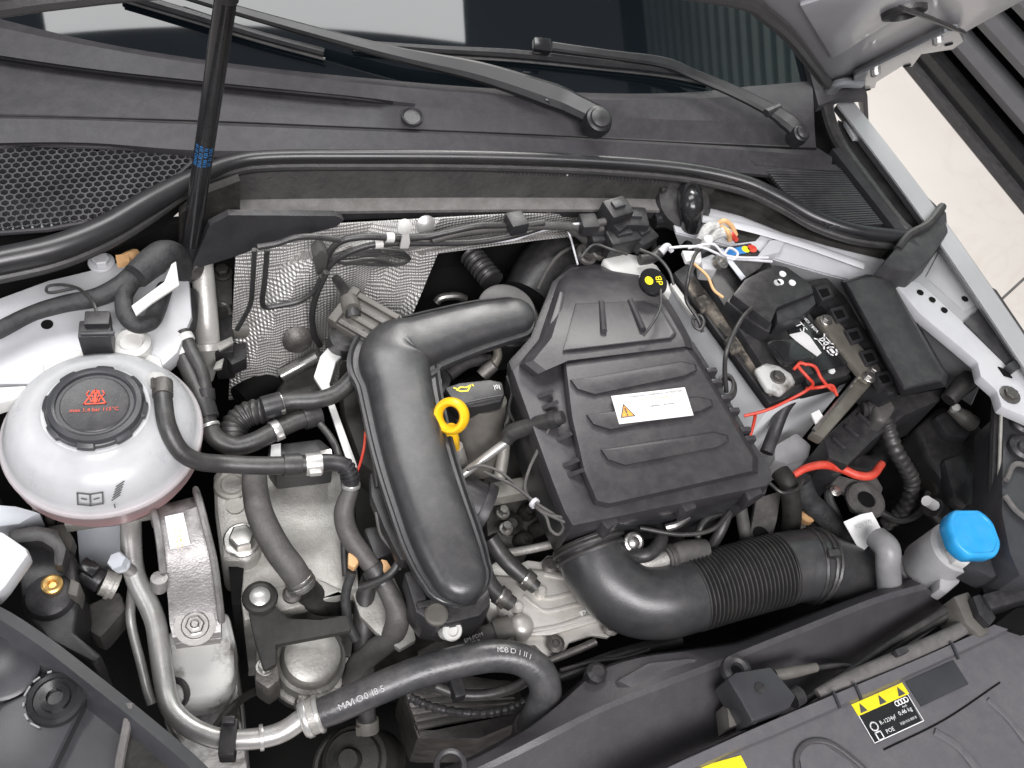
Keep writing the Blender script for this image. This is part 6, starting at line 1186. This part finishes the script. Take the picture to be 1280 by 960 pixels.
# ------------------------------------------------------------------ washer filler neck
wn = root('washer_filler', P(1160, 710, -.15), 'washer filler neck with a bright blue cap', 'washer filler')
wa, wb_ = P(1128, 728, -.16), P(1206, 676, -.045); wd = nrm(wb_ - wa); L_ = np.linalg.norm(wb_ - wa)
g = G(); g.lathe([(.020, 0), (.021, L_ * .30), (.024, L_ * .36), (.0275, L_ * .42), (.0275, L_ * .86), (.024, L_ * .9)], wa, wd, 30); obj(g, 'neck', 'clear_plastic', wn)
for t in (.22, .30):
    g = G(); ringband(g, wa + wd * L_ * t, wd, .0225, .005); obj(g, 'neck_ring', 'clear_plastic', wn)
cpn = nrm(wd + V3(.05, -.1, .55)); cpc = P(1215, 668, -.022)
def cring(r, h, cut=1.0):
    u_ = nrm(np.cross(cpn, V3(.2, 1, .0))); b_ = np.cross(cpn, u_); out = []
    for k in range(40):
        a = 2 * math.pi * k / 40; x, y = r * math.cos(a), r * math.sin(a); y = max(-r * .86, min(r * .86, y)); x = max(-r * .94, min(r * .94, x)); out.append(cpc + u_ * x + b_ * y + cpn * h)
    return out
g = G(); g.stack([cring(.0262, -.014), cring(.028, -.012), cring(.0290, .0), cring(.0280, .004), cring(.0265, .0052), cring(.0240, .0052), cring(.0230, .0040), cring(.010, .0046)]); obj(g, 'cap', 'blue_cap', wn, angle=40)
g = G(); g.prism(poly([(1188, 684), (1212, 694), (1226, 690), (1210, 706), (1196, 700)], -.045), .012); obj(g, 'white_lug', 'white_plastic', wn, bevel=.002)
g = blk([(1176, 712), (1196, 700), (1206, 712), (1200, 728), (1184, 742), (1174, 736)], -.085, .02); obj(g, 'holder_arm', 'clear_plastic', wn, bevel=.003)
hose('overflow_elbow', [(1112, 735, -.115), (1110, 708, -.09), (1109, 686, -.078), (1096, 672, -.085)], [15, 15, 16, 15], 'elbow_grey', 'pale grey plastic elbow next to the washer neck', 'elbow')
vt = root('service_valve', P(1185, 655, -.14), 'dark valve stem with a small white tip left of the blue cap', 'valve')
g = G(); g.tube([P(1168, 632, -.10), P(1158, 626, -.09)], .006, 10); obj(g, 'tip', 'paper', vt)
g = G(); g.tube([P(1185, 655, -.13), P(1166, 634, -.105)], .012, 12); obj(g, 'stem', 'black_plastic', vt)
# ------------------------------------------------------------------ radiator shroud and slam panel
sh2 = root('fan_shroud', P(900, 860, -.16), 'smooth black radiator shroud across the front', 'radiator shroud')
q0s = [(500, 985, -.13), (580, 955, -.13), (650, 918, -.125), (700, 880, -.12), (745, 842, -.115), (800, 822, -.11), (880, 812, -.11), (930, 803, -.11), (1000, 775, -.108), (1080, 744, -.105), (1140, 724, -.105)]
q1s = [(520, 990, -.125), (600, 958, -.12), (680, 918, -.105), (740, 888, -.10), (800, 862, -.095), (850, 843, -.092), (900, 824, -.092), (950, 804, -.09), (1020, 776, -.09), (1090, 748, -.09), (1152, 730, -.09)]
q2s = [(530, 994, -.125), (610, 962, -.12), (690, 923, -.105), (748, 892, -.10), (808, 868, -.095), (858, 849, -.092), (908, 830, -.092), (956, 810, -.09), (1026, 782, -.09), (1096, 754, -.09), (1160, 736, -.09)]
q3s = [(600, 1040, -.16), (700, 1010, -.16), (780, 985, -.16), (830, 965, -.16), (870, 945, -.16), (910, 930, -.16), (960, 906, -.16), (1010, 880, -.16), (1070, 846, -.16), (1130, 812, -.16), (1190, 770, -.16)]
q00 = [(x - 4, y - 4, z - .08) for x, y, z in q0s]
g = G(); g.rows(loft([q00, q0s, q1s, q2s, q3s], 40), .004); obj(g, 'shroud_shell', 'shroud_plastic', sh2, angle=25)
g = G(); g.lathe([(.010, -.01), (.010, .004), (.006, .008), (0, .008)], P(745, 842, -.108), ZA, 8); obj(g, 'knob', 'black_plastic', sh2)
g = G(); g.torus(P(563, 957, -.122), .012, .003, ZA, 22, 8); obj(g, 'mount_ring', 'dark_plastic', sh2)
g = blk([(770, 850), (810, 828), (860, 822), (905, 826), (850, 846), (800, 866)], -.0975, .012, .0); obj(g, 'raised_shoulder', 'shroud_plastic', sh2, bevel=.004)
sp_ = root('slam_panel', P(1100, 900, -.1), 'grey plastic slam panel cover with a yellow warning label', 'slam panel')
s0 = [(760, 1000, -.075), (830, 962, -.075), (900, 930, -.075), (960, 903, -.075), (1067, 858, -.075), (1150, 823, -.075), (1232, 786, -.075), (1300, 752, -.075)]
s1 = [(768, 1012, -.075), (838, 974, -.075), (908, 942, -.075), (968, 918, -.075), (1072, 872, -.075), (1153, 836, -.075), (1234, 799, -.075), (1304, 764, -.075)]
s2 = [(770, 1016, -.085), (840, 978, -.085), (910, 946, -.085), (970, 921, -.085), (1074, 876, -.085), (1155, 839, -.085), (1236, 802, -.085), (1306, 768, -.085)]
s3 = [(830, 1320, -.088), (910, 1270, -.088), (990, 1240, -.088), (1060, 1220, -.088), (1180, 1190, -.09), (1280, 1160, -.09), (1380, 1120, -.09), (1470, 1080, -.09)]
s00 = [(x - 1, y - 2, -.15) for x, y, z in s0]
g = G(); g.rows(loft([s00, s0, s1, s2, s3], 40), .004); obj(g, 'cover', 'slam_plastic', sp_, angle=25)
dk = [(1132, 852), (1192, 825), (1211, 855), (1152, 883)]
g = G(); g.prism(poly(dk, -.0838), .001); obj(g, 'smooth_patch', 'lamp_black', sp_)
for x, y in ((1072, 866), (1045, 876), (1193, 815)):
    g = G(); a, b = P(x - 4, y - 12, -.0735), P(x + 5, y + 9, -.0735); g.box((a + b) / 2, (np.linalg.norm(b - a), .0022, .003), b - a); obj(g, 'rib', 'lamp_black', sp_)
for pts_, w_ in (([(1235, 874), (1262, 900), (1300, 950)], 4), ([(1168, 914), (1200, 935), (1235, 980)], 5)):
    g = G(); g.tube(PZ(pts_, -.0855), rp(P(1240, 900, -.087), w_), 8, flat=.5); obj(g, 'stamped_ridge', 'slam_plastic', sp_)
g = G(); g.tube(PZ([(1105, 937), (1180, 900), (1250, 853)], -.0852), .0008, 6); obj(g, 'seam', 'void', sp_)
g = G(); g.prism(poly([(998, 940), (1010, 930), (1030, 930), (1060, 950), (1090, 985), (1010, 1000)], -.0835), .002); obj(g, 'handle_recess', 'slam_plastic', sp_)
g = G(); g.tube(PZ([(1000, 985), (996, 950), (1004, 932), (1022, 926), (1044, 932), (1075, 956), (1110, 990)], -.083), rp(P(1030, 930, -.08), 3.5), 10, flat=.6); obj(g, 'handle_rim', 'shroud_plastic', sp_)
# stickers
def quad_sticker(name, q, z, matn, parent):
    pw = poly(q, z); g = G(); g.prism(pw, .0006); o = obj(g, name, matn, parent, bevel=0); x = nrm(pw[1] - pw[0]); y = np.cross(ZA, x); return o, pw, x, y
o, pw, x_, y_ = quad_sticker('warning_label', [(1065, 881), (1127, 854), (1152, 902), (1095, 930)], -.0848, 'gloss_black', sp_)
ctr = sum(pw) / 4; W_ = np.linalg.norm(pw[1] - pw[0]); Hh = np.linalg.norm(pw[0] - pw[3])
def at_(u_, v_): return pw[0] + (pw[1] - pw[0]) * u_ + (pw[3] - pw[0]) * v_ + ZA * .0003
g = G(); g.prism([at_(-.01, -.01), at_(1.01, -.01), at_(1.01, .29), at_(-.01, .29)], .0004); obj(g, 'yellow_band', 'sticker_yellow', o)
for u_ in (.12, .5, .88):
    c_ = at_(u_, .15); g = G(); g.add([c_ - x_ * .0042 - y_ * .004 + ZA * .0004, c_ + x_ * .0042 - y_ * .004 + ZA * .0004, c_ + y_ * .0045 + ZA * .0004], [[0, 1, 2]]); t_ = obj(g, 'triangle', 'dark_print', o)
g = G(); stroke(g, [(-W_ * .49, -Hh * .48), (W_ * .49, -Hh * .48), (W_ * .49, Hh * .2)], .0008, ctr, x_, y_, ZA, .0006); stroke(g, [(-W_ * .49, -Hh * .48), (-W_ * .49, Hh * .2)], .0008, ctr, x_, y_, ZA, .0006); obj(g, 'border', 'white_print', o, merge=False)
c_ = at_(.80, .38); g = G()
for k in range(4): g.torus(c_ + x_ * (k - 1.5) * .0036 + ZA * .0006, .0022, .0005, ZA, 16, 4, .3)
obj(g, 'ring_emblem', 'white_print', o, kind=None)
text('Audi', at_(.80, .50), x_, ZA, .0030, 'white_print', o); text('0,46 kg', at_(.76, .61), x_, ZA, .0055, 'white_print', o); text('R-1234yf', at_(.40, .63), x_, ZA, .0052, 'white_print', o)
text('POE', at_(.34, .86), x_, ZA, .0052, 'white_print', o); text('5Q0 010 000 B', at_(.72, .83), x_, ZA, .0032, 'white_print', o)
for u_, v_ in ((.13, .64), (.13, .86)):
    c_ = at_(u_, v_); g = G(); stroke(g, [(.004 * math.cos(a), .004 * math.sin(a)) for a in np.linspace(0, 6.28, 9)] if v_ < .7 else [(-.003, -.004), (.003, -.004), (.003, .003), (-.003, .003), (-.003, -.004)], .0012, c_, x_, y_, ZA, .0004); obj(g, 'symbol', 'white_print', o, merge=False)
quad_sticker('yellow_sticker', [(876, 958), (926, 944), (938, 968), (884, 985)], -.0838, 'sticker_yellow', sp_)
g = G(); g.tube(PP([(1022, 868, -.085), (1060, 850, -.083), (1120, 824, -.08), (1185, 795, -.08), (1225, 772, -.08)]), [rp(P(1100, 830, -.08), q) for q in (7, 10, 10, 10, 8)], 12, flat=.7); obj(g, 'foam_strip', 'foam', label='grey foam strip behind the slam panel lip', cat='foam strip')
g = blk([(1118, 812), (1132, 806), (1138, 814), (1124, 820)], -.068, .01); obj(g, 'strip_clip', 'dark_plastic', bevel=.002, label='small dark clip on the grey foam strip', cat='clip')
for k, pts_ in enumerate(([(1000, 880, -.10), (1060, 840, -.10), (1120, 800, -.095), (1200, 752, -.09)], [(1015, 835, -.095), (1050, 832, -.1), (1090, 832, -.1), (1140, 808, -.1)], [(1060, 850, -.11), (1130, 800, -.10), (1185, 768, -.095)])):
    hose('release_cable', pts_, (5, 3.5, 6)[k], 'rubber', ('black release cable running up to the washer neck', 'thin cable leaving the sensor plug', 'second black cable in the gutter behind the slam panel')[k], 'cable', 'cables behind the slam panel')
# hood switch module
hm = root('latch_sensor', P(945, 870, -.12), 'black sensor box with a grey plug on the shroud', 'sensor box')
g = blk([(909, 848), (920, 840), (964, 833), (996, 870), (988, 884), (940, 902), (926, 876)], -.062, .035, .02); obj(g, 'case', 'lamp_black', hm, bevel=.003)
g = blk([(924, 872), (990, 880), (942, 906)], -.075, .02); obj(g, 'base', 'black_plastic', hm, bevel=.002)
g = G(); g.tube(PP([(968, 844, -.075), (990, 840, -.075), (1020, 834, -.078)]), [rp(P(990, 840, -.07), 8), rp(P(990, 840, -.07), 8), rp(P(990, 840, -.07), 6)], 12); obj(g, 'plug', 'connector_grey', hm)
g = G(); g.tube([P(990, 874, -.075), P(1000, 868, -.075)], .009, 12); obj(g, 'stub', 'black_plastic', hm)
g = G(); g.lathe([(.005, 0), (.005, .001), (0, .001)], P(950, 860, -.0615), ZA, 14); obj(g, 'dimple', 'black_plastic', hm)
g = G(); g.torus(P(920, 838, -.07), .010, .005, ZA, 18, 8); obj(g, 'eyelet', 'black_plastic', hm)
g = blk([(908, 878), (924, 874), (934, 902), (912, 910)], -.09, .03); obj(g, 'bracket', 'connector_grey', hm, bevel=.002)
# clutter around the right front corner
rc = root('corner_bracket', P(1220, 760, -.12), 'dark corner bracket beside the washer filler', 'bracket')
g = blk([(1192, 745), (1212, 738), (1225, 770), (1240, 790), (1226, 796), (1208, 780)], -.07, .04); obj(g, 'arm', 'connector_grey', rc, bevel=.004)
g = blk([(1216, 745), (1226, 742), (1246, 772), (1238, 782), (1224, 768)], -.060, .012); obj(g, 'slot_frame', 'black_plastic', rc, bevel=.002)
g = blk([(1228, 742), (1290, 725), (1300, 745), (1240, 762)], -.055, .03); obj(g, 'cross_bar', 'black_plastic', rc, bevel=.004)
g = blk([(1244, 780), (1270, 760), (1310, 756), (1310, 786), (1280, 792), (1262, 786)], -.0735, .006); obj(g, 'dark_opening', 'void', rc)
g = blk([(1208, 706), (1236, 690), (1262, 716), (1240, 722)], -.05, .03); obj(g, 'top_plate', 'lamp_black', rc, bevel=.004)
g = blk([(1262, 700), (1310, 700), (1310, 740), (1240, 730)], -.075, .03); obj(g, 'lower_plate', 'black_plastic', rc, bevel=.004)
# ------------------------------------------------------------------ fine clutter
for name, pts_, r_, m_, lab, cat_ in (
    ('thin_wire', [(726, 322, -.03), (742, 306, -.02), (764, 312, -.015), (784, 318, -.02)], 1.8, 'rubber', 'thin black wire curling behind the airbox snout', 'wire'),
    ('thin_wire', [(800, 312, -.01), (822, 322, -.005), (836, 338, -.01), (842, 356, -.02)], 2.0, 'rubber', 'black wire dropping beside the white reservoir', 'wire'),
    ('breather_hose', [(556, 452, -.085), (548, 478, -.09), (546, 505, -.10), (552, 530, -.12)], 5, 'rubber', 'narrow black hose between intake pipe and dipstick', 'hose'),
    ('thin_wire', [(634, 470, -.07), (640, 490, -.075), (636, 512, -.08), (644, 530, -.085)], 2.2, 'rubber', 'thin black wire beside the oil cap and airbox flank', 'wire'),
    ('fuel_line', [(600, 560, -.13), (618, 548, -.125), (634, 528, -.12), (638, 505, -.12)], 4.5, 'steel_dark', 'dull metal line curving behind the oil filler neck', 'metal pipe'),
    ('thin_wire', [(962, 604, -.07), (978, 616, -.07), (996, 612, -.075), (1004, 600, -.08)], 2.2, 'rubber', 'thin black wire looped left of the red cable', 'wire'),
    ('bay_cable', [(1040, 600, -.13), (1036, 622, -.14), (1046, 645, -.15), (1052, 668, -.17)], 6, 'tape', 'taped cable hanging left of the lifting eye', 'cable'),
    ('bay_cable', [(884, 690, -.12), (872, 672, -.11), (880, 652, -.10), (902, 640, -.095)], 4.5, 'rubber', 'black cable rising from the sleeve to the airbox front', 'cable'),
    ('bay_cable', [(700, 838, -.175), (740, 828, -.17), (780, 822, -.165), (812, 812, -.16)], 3, 'rubber', 'thin cable lying along the back of the shroud', 'cable'),
    ('thin_wire', [(470, 640, -.09), (476, 668, -.10), (492, 690, -.10), (500, 712, -.11)], 2.2, 'rubber_grey', 'thin grey wire along the left flank of the lower intake pipe', 'wire'),
    ('thin_wire', [(868, 330, -.005), (884, 345, .0), (892, 362, .0), (904, 372, .0)], 1.8, 'clip_orange', 'thin tan wire crossing the battery rear corner', 'wire'),
    ('bay_cable', [(1100, 640, -.17), (1125, 650, -.17), (1150, 640, -.16), (1160, 615, -.15)], 5, 'rubber', 'black cable drooping left of the valve stem', 'cable')):
    hose(name, pts_, r_, m_, lab, cat_, n=10)
for x, y, z, lab in ((752, 690, -.15, 'small steel bolt behind the intake elbow collar'), (660, 612, -.155, 'small steel bolt on the tan engine rail'), (1044, 614, -.112, 'small steel bolt on the lifting bracket')):
    g = G(); g.hexbolt(P(x, y, z), .0045, .006); obj(g, 'bolt', 'steel', label=lab, cat='bolt')
